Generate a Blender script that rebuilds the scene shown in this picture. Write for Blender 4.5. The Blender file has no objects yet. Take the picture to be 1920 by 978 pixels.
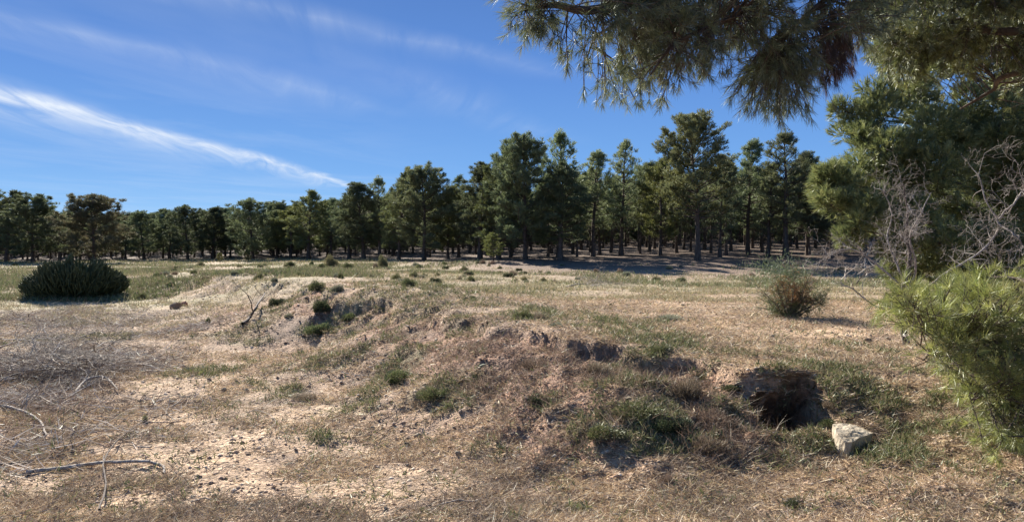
import bpy, bmesh, math, random
import numpy as np
from mathutils import Vector, Matrix
R = math.radians
S = bpy.context.scene
C = S.collection
rng = np.random.default_rng(7)
random.seed(7)

# ------------------------------------------------------------------ camera
F = 1387.0                      # focal length in photo pixels (1920 wide)
CAMZ = 1.6
TH = -math.atan(27.0 / F)
cam = bpy.data.objects.new('camera', bpy.data.cameras.new('camera'))
C.objects.link(cam); S.camera = cam
cam.location = (0, 0, CAMZ)
cam.rotation_euler = (R(90) + TH, 0, 0)
cam.data.sensor_width = 36; cam.data.lens = 36 * F / 1920
cam.data.clip_start = 0.05; cam.data.clip_end = 6000

# ------------------------------------------------------------------ light
SUN_AZ = -30.0                  # degrees from +Y, negative is to the left
SUN_EL = 31.0
w = bpy.data.worlds.new('World'); S.world = w; w.use_nodes = True
nt = w.node_tree; nt.nodes.clear()
def N(nt, t, **k):
    n = nt.nodes.new(t)
    for a, b in k.items(): setattr(n, a, b)
    return n
def mth(nt, op, a, b=None, c=None, clamp=False):
    n = N(nt, 'ShaderNodeMath', operation=op); n.use_clamp = clamp
    for i, v in enumerate((a, b, c)):
        if v is None: continue
        if isinstance(v, (int, float)): n.inputs[i].default_value = v
        else: nt.links.new(v, n.inputs[i])
    return n.outputs[0]
sky = N(nt, 'ShaderNodeTexSky', sky_type='NISHITA')
sky.sun_disc = False; sky.sun_elevation = R(SUN_EL); sky.sun_rotation = R(SUN_AZ)
sky.altitude = 500; sky.air_density = 1.0; sky.dust_density = 0.1; sky.ozone_density = 3.0
hs = N(nt, 'ShaderNodeHueSaturation'); hs.inputs['Saturation'].default_value = 1.18
hs.inputs['Value'].default_value = 1.0
nt.links.new(sky.outputs[0], hs.inputs['Color'])
tc = N(nt, 'ShaderNodeTexCoord'); sx = N(nt, 'ShaderNodeSeparateXYZ')
nt.links.new(tc.outputs['Generated'], sx.inputs[0])
zz = mth(nt, 'MAXIMUM', sx.outputs[2], 0.02)
U = mth(nt, 'DIVIDE', sx.outputs[0], zz); V = mth(nt, 'DIVIDE', sx.outputs[1], zz)   # a flat high cloud layer
def cloudnoise(su, sv, scale, rot, detail=6, dist=0.6, off=0.0):
    cb = N(nt, 'ShaderNodeCombineXYZ')
    c, s = math.cos(rot), math.sin(rot)
    a = mth(nt, 'ADD', mth(nt, 'MULTIPLY', U, c * su), mth(nt, 'MULTIPLY', V, s * su))
    b = mth(nt, 'ADD', mth(nt, 'MULTIPLY', U, -s * sv), mth(nt, 'MULTIPLY', V, c * sv))
    nt.links.new(a, cb.inputs[0]); nt.links.new(b, cb.inputs[1]); cb.inputs[2].default_value = off
    n = N(nt, 'ShaderNodeTexNoise'); n.inputs['Scale'].default_value = scale
    n.inputs['Detail'].default_value = detail; n.inputs['Distortion'].default_value = dist
    n.inputs['Roughness'].default_value = 0.6
    nt.links.new(cb.outputs[0], n.inputs['Vector']); return n.outputs[0]
def band(x0, y0, x1, y1, wl, wr, ya, yb, bow=0.0, fade=1.0):
    """soft streak between two points of the cloud layer"""
    k = (x1 - x0) / (y1 - y0)
    t = mth(nt, 'DIVIDE', mth(nt, 'SUBTRACT', V, y0), (y1 - y0))
    bw = mth(nt, 'MULTIPLY', mth(nt, 'MULTIPLY', t, mth(nt, 'SUBTRACT', 1.0, t)), bow * 4)
    line = mth(nt, 'ADD', mth(nt, 'ADD', mth(nt, 'MULTIPLY', mth(nt, 'SUBTRACT', V, y0), k), x0), bw)
    s = mth(nt, 'SUBTRACT', U, line)
    wob = mth(nt, 'MULTIPLY', mth(nt, 'SUBTRACT', cloudnoise(1, .5, 1.1, 0, 3, 0.3, 3.1), .5), .5)
    s = mth(nt, 'ADD', s, wob)
    r = mth(nt, 'POWER', mth(nt, 'MAXIMUM', mth(nt, 'SUBTRACT', 1.0, mth(nt, 'DIVIDE', mth(nt, 'MAXIMUM', s, 0.0), wr)), 0.0), 1.4)
    l = mth(nt, 'POWER', mth(nt, 'MAXIMUM', mth(nt, 'SUBTRACT', 1.0, mth(nt, 'DIVIDE', mth(nt, 'MAXIMUM', mth(nt, 'MULTIPLY', s, -1.0), 0.0), wl)), 0.0), 1.6)
    f = mth(nt, 'MULTIPLY', r, l)
    e0 = mth(nt, 'DIVIDE', mth(nt, 'SUBTRACT', V, ya), fade, clamp=True)
    e1 = mth(nt, 'DIVIDE', mth(nt, 'SUBTRACT', yb, V), fade, clamp=True)
    return mth(nt, 'MULTIPLY', f, mth(nt, 'MULTIPLY', e0, e1))
st = cloudnoise(3.2, .55, 1.0, R(12), 8, 0.9)
st2 = mth(nt, 'MULTIPLY', mth(nt, 'SUBTRACT', st, .30), 2.3, clamp=True)
main = mth(nt, 'MULTIPLY', band(-3.35, 4.6, -2.72, 12.6, .95, .26, 1.5, 12.8, .16, 1.0), st2)
main = mth(nt, 'MULTIPLY', main, 1.0)
soft = mth(nt, 'MULTIPLY', band(-3.35, 4.6, -2.9, 12.6, 1.9, .45, 1.5, 10.0, .16, 3.0), mth(nt, 'MULTIPLY_ADD', st2, .35, .12))
main = mth(nt, 'ADD', main, soft)
f1 = mth(nt, 'MULTIPLY', mth(nt, 'MULTIPLY', band(-2.25, 3.1, -1.3, 4.8, .60, .30, 2.0, 5.8, .03), st2), .26)
f2 = mth(nt, 'MULTIPLY', mth(nt, 'MULTIPLY', band(-1.15, 3.0, -.1, 4.0, .5, .35, 1.5, 4.6, .0), st2), .30)
f3 = mth(nt, 'MULTIPLY', mth(nt, 'MULTIPLY', band(-.8, 4.0, .1, 6.2, .7, .4, 3.4, 7.4, .0), st2), .15)
veil = mth(nt, 'MULTIPLY', mth(nt, 'MULTIPLY', mth(nt, 'SUBTRACT', cloudnoise(1.0, .5, .7, R(-20), 5, .4, 9.), .44), 1.4, clamp=True), .36)
lf = mth(nt, 'DIVIDE', mth(nt, 'SUBTRACT', -.3, U), 2.0, clamp=True)
veil = mth(nt, 'MULTIPLY', veil, lf)
cov = mth(nt, 'ADD', mth(nt, 'ADD', mth(nt, 'ADD', main, f1), mth(nt, 'ADD', f2, f3)), veil, clamp=True)
up = mth(nt, 'GREATER_THAN', sx.outputs[2], 0.0)
fr = mth(nt, 'GREATER_THAN', sx.outputs[1], 0.0)
cov = mth(nt, 'MULTIPLY', mth(nt, 'MULTIPLY', cov, up), fr)
mx = N(nt, 'ShaderNodeMix', data_type='RGBA')
# low sky: clear deep blue, paler towards the horizon; high sky around the sun stays as computed
gr = N(nt, 'ShaderNodeValToRGB'); nt.links.new(sx.outputs[2], gr.inputs[0])
E_ = gr.color_ramp.elements
E_[0].position = 0.0; E_[0].color = (.31, .60, .98, 1); E_[1].position = .36; E_[1].color = (.083, .195, .53, 1)
e_ = gr.color_ramp.elements.new(.10); e_.color = (.17, .395, .83, 1)
e_ = gr.color_ramp.elements.new(.22); e_.color = (.115, .275, .70, 1)
gs = N(nt, 'ShaderNodeVectorMath', operation='SCALE'); nt.links.new(gr.outputs[0], gs.inputs[0]); gs.inputs['Scale'].default_value = 5.1
hi = mth(nt, 'MULTIPLY', mth(nt, 'DIVIDE', mth(nt, 'SUBTRACT', sx.outputs[2], .34), .25, clamp=True), 1.0)
lowk = mth(nt, 'SUBTRACT', .95, mth(nt, 'MULTIPLY', hi, .85))
sm = N(nt, 'ShaderNodeMix', data_type='RGBA'); nt.links.new(lowk, sm.inputs[0]); nt.links.new(hs.outputs[0], sm.inputs[6]); nt.links.new(gs.outputs[0], sm.inputs[7])
nt.links.new(cov, mx.inputs[0]); nt.links.new(sm.outputs[2], mx.inputs[6])
mx.inputs[7].default_value = (4.2, 4.6, 5.2, 1)
bg = N(nt, 'ShaderNodeBackground'); bg.inputs[1].default_value = 0.07
out = N(nt, 'ShaderNodeOutputWorld')
nt.links.new(mx.outputs[2], bg.inputs[0]); nt.links.new(bg.outputs[0], out.inputs[0])

ld = bpy.data.lights.new('sun', 'SUN'); ld.energy = 5.0; ld.angle = R(0.55); ld.color = (1.0, .92, .80)
sun = bpy.data.objects.new('sun', ld); C.objects.link(sun)
sd = Vector((math.sin(R(SUN_AZ)) * math.cos(R(SUN_EL)), math.cos(R(SUN_AZ)) * math.cos(R(SUN_EL)), math.sin(R(SUN_EL))))
sun.rotation_euler = (-sd).to_track_quat('-Z', 'Y').to_euler()
sun.location = sd * 60
S.view_settings.view_transform = 'Standard'; S.view_settings.look = 'None'
S.view_settings.exposure = 1.48; S.view_settings.gamma = 1.0

# ------------------------------------------------------------------ helpers
def ray(px, py):
    u = (px - 960) / F; v = -(py - 489) / F
    return np.array([u, math.cos(TH) - math.sin(TH) * v, math.sin(TH) + math.cos(TH) * v])
def at(px, py, d):
    r = ray(px, py); return np.array([0, 0, CAMZ]) + r * (d / r[1])
def atz(px, py, z):
    r = ray(px, py); return np.array([0, 0, CAMZ]) + r * ((z - CAMZ) / r[2])

_T = np.random.default_rng(3).random((256, 256))
def vn(x, y):
    xi = np.floor(x).astype(int); yi = np.floor(y).astype(int)
    fx = x - xi; fy = y - yi
    fx = fx * fx * (3 - 2 * fx); fy = fy * fy * (3 - 2 * fy)
    a = _T[xi & 255, yi & 255]; b = _T[(xi + 1) & 255, yi & 255]
    c = _T[xi & 255, (yi + 1) & 255]; d = _T[(xi + 1) & 255, (yi + 1) & 255]
    return (a + (b - a) * fx) * (1 - fy) + (c + (d - c) * fx) * fy
def fbm(x, y, s, o=4, g=.5, seed=0):
    t = 0; a = 1; n = 0
    for i in range(o):
        t = t + a * vn(x * s + seed * 17.3 + i * 5.1, y * s + seed * 9.7 + i * 3.3); n += a; a *= g; s = s * 2.03
    return t / n
def sstep(a, b, x):
    t = np.clip((x - a) / (b - a), 0, 1); return t * t * (3 - 2 * t)

# ------------------------------------------------------------------ terrain
CP = [  # photo pixel, photo pixel, height of the ground there
    (0, 978, 0), (500, 978, 0), (960, 978, 0), (0, 800, .02), (300, 800, 0), (500, 800, .02), (0, 650, .03), (200, 650, .02),
    (400, 680, 0), (560, 720, 0), (100, 600, 0), (250, 600, 0), (350, 610, .0), (300, 560, .0), (400, 598, .02), (600, 650, .02),
    (700, 720, .02), (850, 800, .03), (950, 850, .02), (1100, 870, .02), (1300, 880, .02), (1400, 885, .04),
    (500, 575, .28), (430, 557, .26), (620, 612, .26), (700, 640, .30), (820, 685, .30), (360, 542, .24), (960, 730, .28), (1100, 760, .28),
    (340, 513, .50), (420, 520, .58), (500, 531, .60), (560, 548, .60), (640, 568, .60), (720, 575, .60), (800, 584, .60), (950, 610, .60),
    (1100, 642, .58), (1250, 674, .49), (1400, 705, .44), (1540, 740, .36), (1650, 790, .25),
    (1700, 650, .45), (1600, 600, .47), (1900, 700, .45), (1700, 920, .10), (1900, 950, .15), (1600, 860, .10), (1300, 978, 0), (1900, 800, .32),
    (1200, 600, .5), (1000, 560, .53), (1500, 600, .48), (1500, 548, .42), (900, 535, .43), (700, 540, .52), (600, 512, .40),
    (1100, 520, .32), (1400, 522, .2), (1700, 540, .25), (800, 502, .36), (450, 500, .25), (100, 520, .05), (250, 505, .1)]
WP = [(0, 0, 0), (-8, -5, 0), (8, -5, 0), (-10, 3, 0), (9, 3, .25), (0, 40, .35), (12, 36, .25), (25, 36, .3), (0, 46, .75), (12, 45, .85), (25, 45, .9), (40, 45, 1.),
      (-8, 56, .45), (-16, 66, .3), (-30, 76, .15), (-50, 72, .1), (-26, 55, .1), (-40, 50, .05), (-45, 30, 0), (-25, 25, 0), (-14, 45, .25),
      (0, 70, 1.3), (20, 70, 1.8), (40, 70, 2.), (20, 100, 3.2), (50, 100, 3.4), (0, 100, 2.2), (-30, 100, .9), (-60, 110, .6), (20, 140, 4.6), (-40, 140, 1.4), (0, 140, 3.2),
      (25, 10, .6), (25, 22, .5), (50, 20, .6), (70, 70, 2)]
_c = [tuple(atz(a, b, z)[:2]) + (z,) for a, b, z in CP] + WP
_c = np.array(_c, float)
def kern(r2): return np.sqrt(r2 + .6)
_A = kern(((_c[:, None, :2] - _c[None, :, :2]) ** 2).sum(-1)) + np.eye(len(_c)) * .02
_W = np.linalg.solve(_A - 0, _c[:, 2] - .3)
# hole in the bank
HX, HY = 2.26, 6.10
def h0(x, y):
    x = np.asarray(x, float); y = np.asarray(y, float); sh = x.shape
    x = x.ravel(); y = y.ravel(); o = np.empty(len(x))
    for i in range(0, len(x), 60000):
        a = x[i:i + 60000]; b = y[i:i + 60000]
        r2 = (a[:, None] - _c[None, :, 0]) ** 2 + (b[:, None] - _c[None, :, 1]) ** 2
        o[i:i + 60000] = kern(r2) @ _W + .3
    far = sstep(110, 170, np.hypot(x, y))
    o = np.clip(o, -1, 5) * (1 - far) + 2.2 * far
    return o.reshape(sh)
_e = .25
def bankness(x, y):
    gx = (h0(x + _e, y) - h0(x - _e, y)) / (2 * _e); gy = (h0(x, y + _e) - h0(x, y - _e)) / (2 * _e)
    near = 1 - sstep(22, 34, np.hypot(x, y))
    return sstep(.055, .19, np.hypot(gx, gy)) * near
CREST = np.array([atz(a, b, z)[:2] for a, b, z in [(340, 513, .50), (420, 520, .58), (500, 531, .60), (560, 548, .60), (640, 568, .60), (720, 575, .60), (800, 584, .60), (950, 610, .60), (1100, 642, .58), (1250, 674, .49), (1400, 705, .44), (1540, 740, .36)]])
FOOT = np.array([atz(a, b, z)[:2] for a, b, z in [(300, 560, .0), (400, 598, .02), (520, 622, .02), (600, 650, .02), (700, 720, .02), (850, 800, .03), (950, 850, .02), (1100, 870, .02), (1300, 880, .02), (1420, 870, .04)]])
def pdist(x, y, L):
    o = np.full(x.shape, 1e9)
    for a, b in zip(L[:-1], L[1:]):
        d = b - a; t = np.clip(((x - a[0]) * d[0] + (y - a[1]) * d[1]) / (d @ d), 0, 1)
        o = np.minimum(o, (x - a[0] - t * d[0]) ** 2 + (y - a[1] - t * d[1]) ** 2)
    return np.sqrt(o)
def inband(x, y):
    P = np.concatenate([CREST, FOOT[::-1]]); c = np.zeros(x.shape, bool); j = len(P) - 1
    for i in range(len(P)):
        (xi, yi), (xj, yj) = P[i], P[j]
        c ^= ((yi > y) != (yj > y)) & (x < (xj - xi) * (y - yi) / (yj - yi + 1e-12) + xi); j = i
    return c
def band_t(x, y):
    """0 outside the bank face; and how far down the face (0 at the crest, 1 at the foot)"""
    x = np.asarray(x, float); y = np.asarray(y, float)
    wx = x + (fbm(x, y, 1.1, 3, seed=51) - .5) * 1.1 + (fbm(x, y, 5., 2, seed=52) - .5) * .25
    wy = y + (fbm(x, y, 1.1, 3, seed=53) - .5) * 1.1 + (fbm(x, y, 5., 2, seed=54) - .5) * .25
    ins = inband(wx, wy); dc = pdist(wx, wy, CREST); df = pdist(wx, wy, FOOT)
    return ins * sstep(0, .10, dc) * sstep(0, .35, df), dc / (dc + df + 1e-6)
def hole(x, y):
    wob = (fbm(x, y, 5., 3, seed=8) - .5) * .42
    w2 = (fbm(x, y, 20., 3, seed=9) - .5) * .16
    dx = (x - HX) / .29; dy = (y - HY)
    inx = 1 - sstep(.8, 1.02, np.abs(dx) + wob + w2)
    back = 1 - sstep(.20, .245, dy + wob * .5 + w2 + .10 * dx * dx)
    front = sstep(-.50, -.12, dy + wob * .5 + w2)
    return inx * back * front
def h(x, y, full=True):
    x = np.asarray(x, float); y = np.asarray(y, float)
    bi, bt = band_t(x, y)
    b = np.maximum(bankness(x, y) * .35, bi * .8)
    near = 1 - sstep(30, 60, y)
    z = h0(x, y) - .10 * bi * (1 - bt) ** 1.5 + .05 * (1 - bi) * np.exp(-(pdist(x, y, CREST) / .5) ** 2)
    z = z + (fbm(x, y, .8, 3, seed=1) - .5) * .10 * (.4 + b) + (fbm(x, y, 3.2, 3, seed=2) - .5) * (.05 + .12 * b) * near
    z = z + (fbm(x, y, 11., 4, .6, seed=3) - .5) * (.026 + .09 * b) * near + (fbm(x, y, 31., 2, .6, seed=6) - .5) * (.006 + .04 * b) * (1 - sstep(10, 16, y))
    z = z + np.maximum(fbm(x, y, 6.5, 3, .6, seed=4) - .52, 0) * (.04 + .15 * b) * near
    rill = np.abs(vn((x * .9 + y * .25) * 2.2 + 2 * vn(x, y), y * .35) - .5) * 2
    far_b = b * sstep(12, 16, y)
    z = z - (1 - rill) ** 2 * .14 * far_b
    # mounded lip and pits along the bank
    # hole
    dx = (x - HX) / .29; dy = (y - HY)
    c = hole(x, y)
    z = z - .60 * c + c * ((fbm(x, y, 8., 3, seed=61) - .5) * .16 + (fbm(x, y, 28., 3, seed=62) - .5) * .10)
    z = z + .03 * np.exp(-(np.abs(dx) / 1.3) ** 4 - ((dy - .36) / .14) ** 2) * (.5 + fbm(x, y, 9., 2, seed=10))
    return z
def hit(px, py):
    r = ray(px, py)
    ys = np.concatenate([np.arange(2.5, 20, .03), np.arange(20, 160, .2)])
    X = r[0] / r[1] * ys; Z = CAMZ + r[2] / r[1] * ys
    hh = h(X, ys); k = np.nonzero(Z <= hh)[0]
    k = k[0] if len(k) else len(ys) - 1
    return np.array([X[k], ys[k], hh[k]])
def hp(x, y): return float(h(np.array([x]), np.array([y]))[0])

# surface patches (ground coordinates)
def patch(px, py, rx, ry, s=1.0):
    p = hit(px, py); d = p[1]; a = abs(hit(px, py + ry)[1] - hit(px, py - ry)[1]) / 2
    return (p[0], d, rx * d / F, max(a, .12), s)
GREEN = [patch(*q) for q in [
    (200, 632, 60, 9, 1), (110, 610, 80, 8, .5), (430, 630, 90, 12, 1.2), (470, 640, 60, 10, 1), (590, 622, 60, 16, .9), (650, 590, 60, 12, 1), (600, 568, 36, 16, 1.), (540, 566, 50, 12, .8),
    (745, 690, 55, 34, 1.3), (700, 735, 60, 24, .7), (820, 725, 90, 36, .9), (1000, 590, 90, 14, .8), (890, 570, 120, 12, .6), (1120, 600, 130, 18, .6), (1250, 640, 90, 18, .8),
    (1480, 688, 70, 14, .8), (1630, 660, 70, 14, .8), (1720, 740, 160, 60, .55), (1800, 830, 200, 80, 1.1), (1660, 760, 150, 50, 1.1), (1560, 695, 130, 24, .9), (1500, 820, 70, 26, .8), (1200, 740, 120, 50, .9), (1450, 660, 120, 12, .5), (700, 600, 60, 12, .5), (860, 760, 60, 30, .7), (1500, 830, 90, 40, .5), (1210, 700, 70, 30, .8), (1130, 790, 90, 50, 1.),
    (1240, 790, 90, 60, 1.2), (1330, 700, 80, 20, .6), (1360, 770, 60, 40, .9), (950, 965, 90, 25, .9), (1080, 950, 60, 20, .5), (920, 845, 60, 30, .6), (780, 535, 170, 14, .8), (930, 545, 120, 10, .4),
    (262, 540, 46, 10, 1.4), (610, 818, 50, 18, .7), (400, 700, 90, 12, .8), (530, 690, 60, 10, .7), (600, 500, 200, 8, .5), (350, 500, 120, 8, .6), (50, 505, 90, 10, .5), (1000, 525, 250, 8, .45), (1300, 530, 200, 8, .3), (1040, 760, 60, 25, .6), (60, 640, 60, 12, .5)]]
SAND = [patch(*q) for q in [
    (450, 840, 70, 50, 1), (340, 790, 70, 22, .9), (240, 950, 110, 25, 1), (480, 910, 110, 40, 1), (760, 885, 90, 18, 1), (560, 775, 80, 20, .9), (330, 720, 110, 30, .6), (880, 905, 80, 20, .6), (1010, 850, 70, 20, .4),
    (300, 860, 60, 22, .6), (1400, 620, 160, 12, .7), (1560, 625, 120, 10, .9), (1250, 570, 180, 9, .5), (700, 560, 90, 8, .3), (1500, 930, 90, 20, .3), (900, 500, 130, 3, .9), (1150, 512, 130, 4, .5), (480, 520, 130, 5, .5), (1420, 740, 60, 12, .8), (1530, 760, 50, 16, .7)]]
BROWN = [patch(*q) for q in [(430, 548, 110, 26, .9), (760, 620, 130, 40, .5), (1000, 680, 160, 45, .9), (880, 650, 100, 40, .6), (1140, 700, 70, 30, .9), (1290, 740, 70, 50, 1.), (1340, 840, 80, 40, 1),
    (580, 740, 60, 14, .7), (110, 690, 190, 60, .8), (60, 770, 100, 60, .5), (120, 590, 160, 24, .5), (800, 870, 100, 30, .2), (950, 900, 120, 40, .3)]]
def field(L, x, y):
    o = np.zeros(np.shape(x))
    wob = (fbm(x, y, 2.2, 3, seed=5) - .5) * 1.5
    for cx, cy, rx, ry, s in L:
        d = np.sqrt(((x - cx) / rx) ** 2 + ((y - cy) / ry) ** 2) + wob
        o = np.maximum(o, s * (1 - sstep(.45, 1.15, d)))
    return o
# line where the wood begins, as depth for each photo column
EPX = [-400, 0, 100, 250, 450, 600, 780, 900, 1000, 1100, 1300, 1500, 1900, 2400]
EDD = [80, 76, 72, 80, 80, 74, 60, 52, 47, 46, 45.5, 45, 43, 40]
def wood(x, y):
    px = 960 + F * x / np.maximum(y, 1)
    e = np.interp(px, EPX, EDD)
    return y - e

# ------------------------------------------------------------------ mesh building
def tag(o, label=None, cat=None, group=None, kind=None):
    if label: o['label'] = label
    if cat: o['category'] = cat
    if group: o['group'] = group
    if kind: o['kind'] = kind
    return o
def link(o, parent=None):
    C.objects.link(o)
    if parent: o.parent = parent
    return o
def mesh_np(name, verts, faces, mat, col=None, smooth=False):
    me = bpy.data.meshes.new(name)
    verts = np.asarray(verts, np.float32)
    me.vertices.add(len(verts)); me.vertices.foreach_set('co', verts.ravel())
    li = np.concatenate([f.ravel() for f in faces]).astype(np.int32)
    lt = np.concatenate([np.full(len(f), f.shape[1], np.int32) for f in faces])
    ls = np.concatenate([[0], np.cumsum(lt)[:-1]]).astype(np.int32)
    me.loops.add(len(li)); me.loops.foreach_set('vertex_index', li)
    me.polygons.add(len(lt)); me.polygons.foreach_set('loop_start', ls); me.polygons.foreach_set('loop_total', lt)
    if smooth: me.polygons.foreach_set('use_smooth', np.ones(len(lt), bool))
    me.update(calc_edges=True)
    if col is not None:
        a = me.color_attributes.new('Col', 'FLOAT_COLOR', 'POINT')
        c = np.ones((len(verts), 4), np.float32); c[:, :3] = col
        a.data.foreach_set('color', c.ravel())
    if mat: me.materials.append(mat)
    return me
def ob(name, me, parent=None):
    return link(bpy.data.objects.new(name, me), parent)
def empty(name, loc=(0, 0, 0), rz=0):
    o = bpy.data.objects.new(name, None); o.empty_display_size = .3
    o.location = loc; o.rotation_euler = (0, 0, rz); return link(o)
def nrm(v): return v / np.maximum(np.linalg.norm(v, axis=-1, keepdims=True), 1e-9)
def rperp(D, r=None):
    q = (r or rng).normal(size=D.shape); q = q - (q * D).sum(-1, keepdims=True) * D
    return nrm(q)
class Acc:
    """collects geometry for ONE mesh"""
    def __init__(s): s.v = []; s.f = {}; s.c = []; s.n = 0
    def add(s, v, f, c=None):
        v = np.asarray(v, float).reshape(-1, 3); f = np.asarray(f)
        s.v.append(v); s.f.setdefault(f.shape[1], []).append(f + s.n)
        if c is not None: s.c.append(np.broadcast_to(np.asarray(c, float), v.shape))
        s.n += len(v)
    def tube(s, pts, rad, k=6, c=None, cap=True):
        pts = np.asarray(pts, float); n = len(pts); rad = np.broadcast_to(rad, (n,))
        t = np.gradient(pts, axis=0); t = nrm(t)
        up = np.array([0, 0, 1.]) if abs(t[0][2]) < .9 else np.array([1., 0, 0])
        a = nrm(np.cross(t, up)); b = np.cross(t, a)
        an = np.arange(k) / k * 2 * math.pi
        v = pts[:, None] + rad[:, None, None] * (a[:, None] * np.cos(an)[None, :, None] + b[:, None] * np.sin(an)[None, :, None])
        i = np.arange(n - 1)[:, None] * k; j = np.arange(k)[None]; j2 = (j + 1) % k
        f = np.stack([i + j, i + j2, i + k + j2, i + k + j], -1).reshape(-1, 4)
        s.add(v.reshape(-1, 3), f, c)
    def blades(s, P, D, L, Wd, bend, col, tipc=1.0):
        """curved two-segment blades"""
        n = len(P); L = np.broadcast_to(L, (n,))[:, None]; Wd = np.broadcast_to(Wd, (n,))[:, None]
        q = rperp(D); m = P + D * L * .5 + bend * .25 * L; t = P + D * L + bend * L
        v = np.stack([P - q * Wd, P + q * Wd, m - q * Wd * .8, m + q * Wd * .8, t], 1)
        i = np.arange(n)[:, None] * 5
        c = np.repeat(col[:, None], 5, 1); c = c.copy(); c[:, 4] *= tipc
        s.v.append(v.reshape(-1, 3)); s.c.append(c.reshape(-1, 3))
        s.f.setdefault(4, []).append(i + np.array([[0, 1, 3, 2]]) + s.n)
        s.f.setdefault(3, []).append(i + np.array([[2, 3, 4]]) + s.n)
        s.n += n * 5
    def tris(s, P, D, L, Wd, col):
        n = len(P); L = np.broadcast_to(L, (n,))[:, None]; Wd = np.broadcast_to(Wd, (n,))[:, None]
        q = rperp(D); v = np.stack([P - q * Wd, P + q * Wd, P + D * L], 1)
        s.v.append(v.reshape(-1, 3)); s.c.append(np.repeat(col[:, None], 3, 1).reshape(-1, 3))
        s.f.setdefault(3, []).append(np.arange(n)[:, None] * 3 + np.array([[0, 1, 2]]) + s.n); s.n += n * 3
    def mesh(s, name, mat, smooth=False):
        return mesh_np(name, np.concatenate(s.v), [np.concatenate(x) for x in s.f.values()], mat,
                       np.concatenate(s.c) if s.c else None, smooth)

# ------------------------------------------------------------------ materials
def newmat(name):
    m = bpy.data.materials.new(name); m.use_nodes = True; m.node_tree.nodes.clear(); return m, m.node_tree
def leafmat(name, rand=.0, trans=.35, gloss=.06, val=1.0):
    m, t = newmat(name)
    a = N(t, 'ShaderNodeAttribute', attribute_name='Col')
    hs = N(t, 'ShaderNodeHueSaturation'); t.links.new(a.outputs['Color'], hs.inputs['Color'])
    hs.inputs['Value'].default_value = val
    if rand:
        oi = N(t, 'ShaderNodeObjectInfo')
        v = mth(t, 'MULTIPLY_ADD', oi.outputs['Random'], rand, val - rand / 2); t.links.new(v, hs.inputs['Value'])
        v2 = mth(t, 'MULTIPLY_ADD', mth(t, 'FRACT', mth(t, 'MULTIPLY', oi.outputs['Random'], 7.3)), .035, .482); t.links.new(v2, hs.inputs['Hue'])
    d = N(t, 'ShaderNodeBsdfDiffuse'); tr = N(t, 'ShaderNodeBsdfTranslucent'); g = N(t, 'ShaderNodeBsdfGlossy')
    g.inputs['Roughness'].default_value = .45
    for n in (d, tr): t.links.new(hs.outputs[0], n.inputs['Color'])
    g.inputs['Color'].default_value = (.8, .85, .8, 1)
    m1 = N(t, 'ShaderNodeMixShader'); m1.inputs[0].default_value = trans
    t.links.new(d.outputs[0], m1.inputs[1]); t.links.new(tr.outputs[0], m1.inputs[2])
    m2 = N(t, 'ShaderNodeMixShader'); m2.inputs[0].default_value = gloss
    t.links.new(m1.outputs[0], m2.inputs[1]); t.links.new(g.outputs[0], m2.inputs[2])
    o = N(t, 'ShaderNodeOutputMaterial'); t.links.new(m2.outputs[0], o.inputs[0]); return m
def noisemat(name, c1, c2, scale, rough=.9, bump=.3, stretch=(1, 1, 1), attr=False, bscale=None, dist=.02):
    m, t = newmat(name)
    tcn = N(t, 'ShaderNodeTexCoord'); mp = N(t, 'ShaderNodeMapping'); mp.inputs['Scale'].default_value = stretch
    t.links.new(tcn.outputs['Object'], mp.inputs[0])
    n = N(t, 'ShaderNodeTexNoise'); n.inputs['Scale'].default_value = scale; n.inputs['Detail'].default_value = 6; n.inputs['Roughness'].default_value = .65
    t.links.new(mp.outputs[0], n.inputs['Vector'])
    cr = N(t, 'ShaderNodeValToRGB'); cr.color_ramp.elements[0].position = .33; cr.color_ramp.elements[1].position = .68
    cr.color_ramp.elements[0].color = (*c1, 1); cr.color_ramp.elements[1].color = (*c2, 1)
    t.links.new(n.outputs[0], cr.inputs[0])
    p = N(t, 'ShaderNodeBsdfPrincipled'); p.inputs['Roughness'].default_value = rough; p.inputs['Specular IOR Level'].default_value = .2
    if attr:
        a = N(t, 'ShaderNodeAttribute', attribute_name='Col')
        mm = N(t, 'ShaderNodeMix', data_type='RGBA', blend_type='MULTIPLY'); mm.inputs[0].default_value = 1
        t.links.new(a.outputs['Color'], mm.inputs[6]); t.links.new(cr.outputs[0], mm.inputs[7]); t.links.new(mm.outputs[2], p.inputs['Base Color'])
    else: t.links.new(cr.outputs[0], p.inputs['Base Color'])
    n2 = N(t, 'ShaderNodeTexNoise'); n2.inputs['Scale'].default_value = bscale or scale * 2; n2.inputs['Detail'].default_value = 5
    t.links.new(mp.outputs[0], n2.inputs['Vector'])
    b = N(t, 'ShaderNodeBump'); b.inputs['Strength'].default_value = bump; b.inputs['Distance'].default_value = dist
    t.links.new(n2.outputs[0], b.inputs['Height']); t.links.new(b.outputs[0], p.inputs['Normal'])
    o = N(t, 'ShaderNodeOutputMaterial'); t.links.new(p.outputs[0], o.inputs[0]); return m
M_ground = noisemat('dry_soil', (.48, .45, .43), (1.38, 1.40, 1.42), 11, attr=True, bump=1.0, bscale=34, dist=.035)
M_pine = leafmat('pine_needles', rand=.6, trans=.40, gloss=.05)
M_near = leafmat('fresh_needles', trans=.38, gloss=.07)
M_grass = leafmat('grass_blades', trans=.25, gloss=.03)
M_shrub = leafmat('shrub_leaves', trans=.3, gloss=.04, rand=.3)
M_bark = noisemat('pine_bark', (.05, .038, .03), (.14, .11, .09), 9, bump=.8, stretch=(1, 1, .3))
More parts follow.
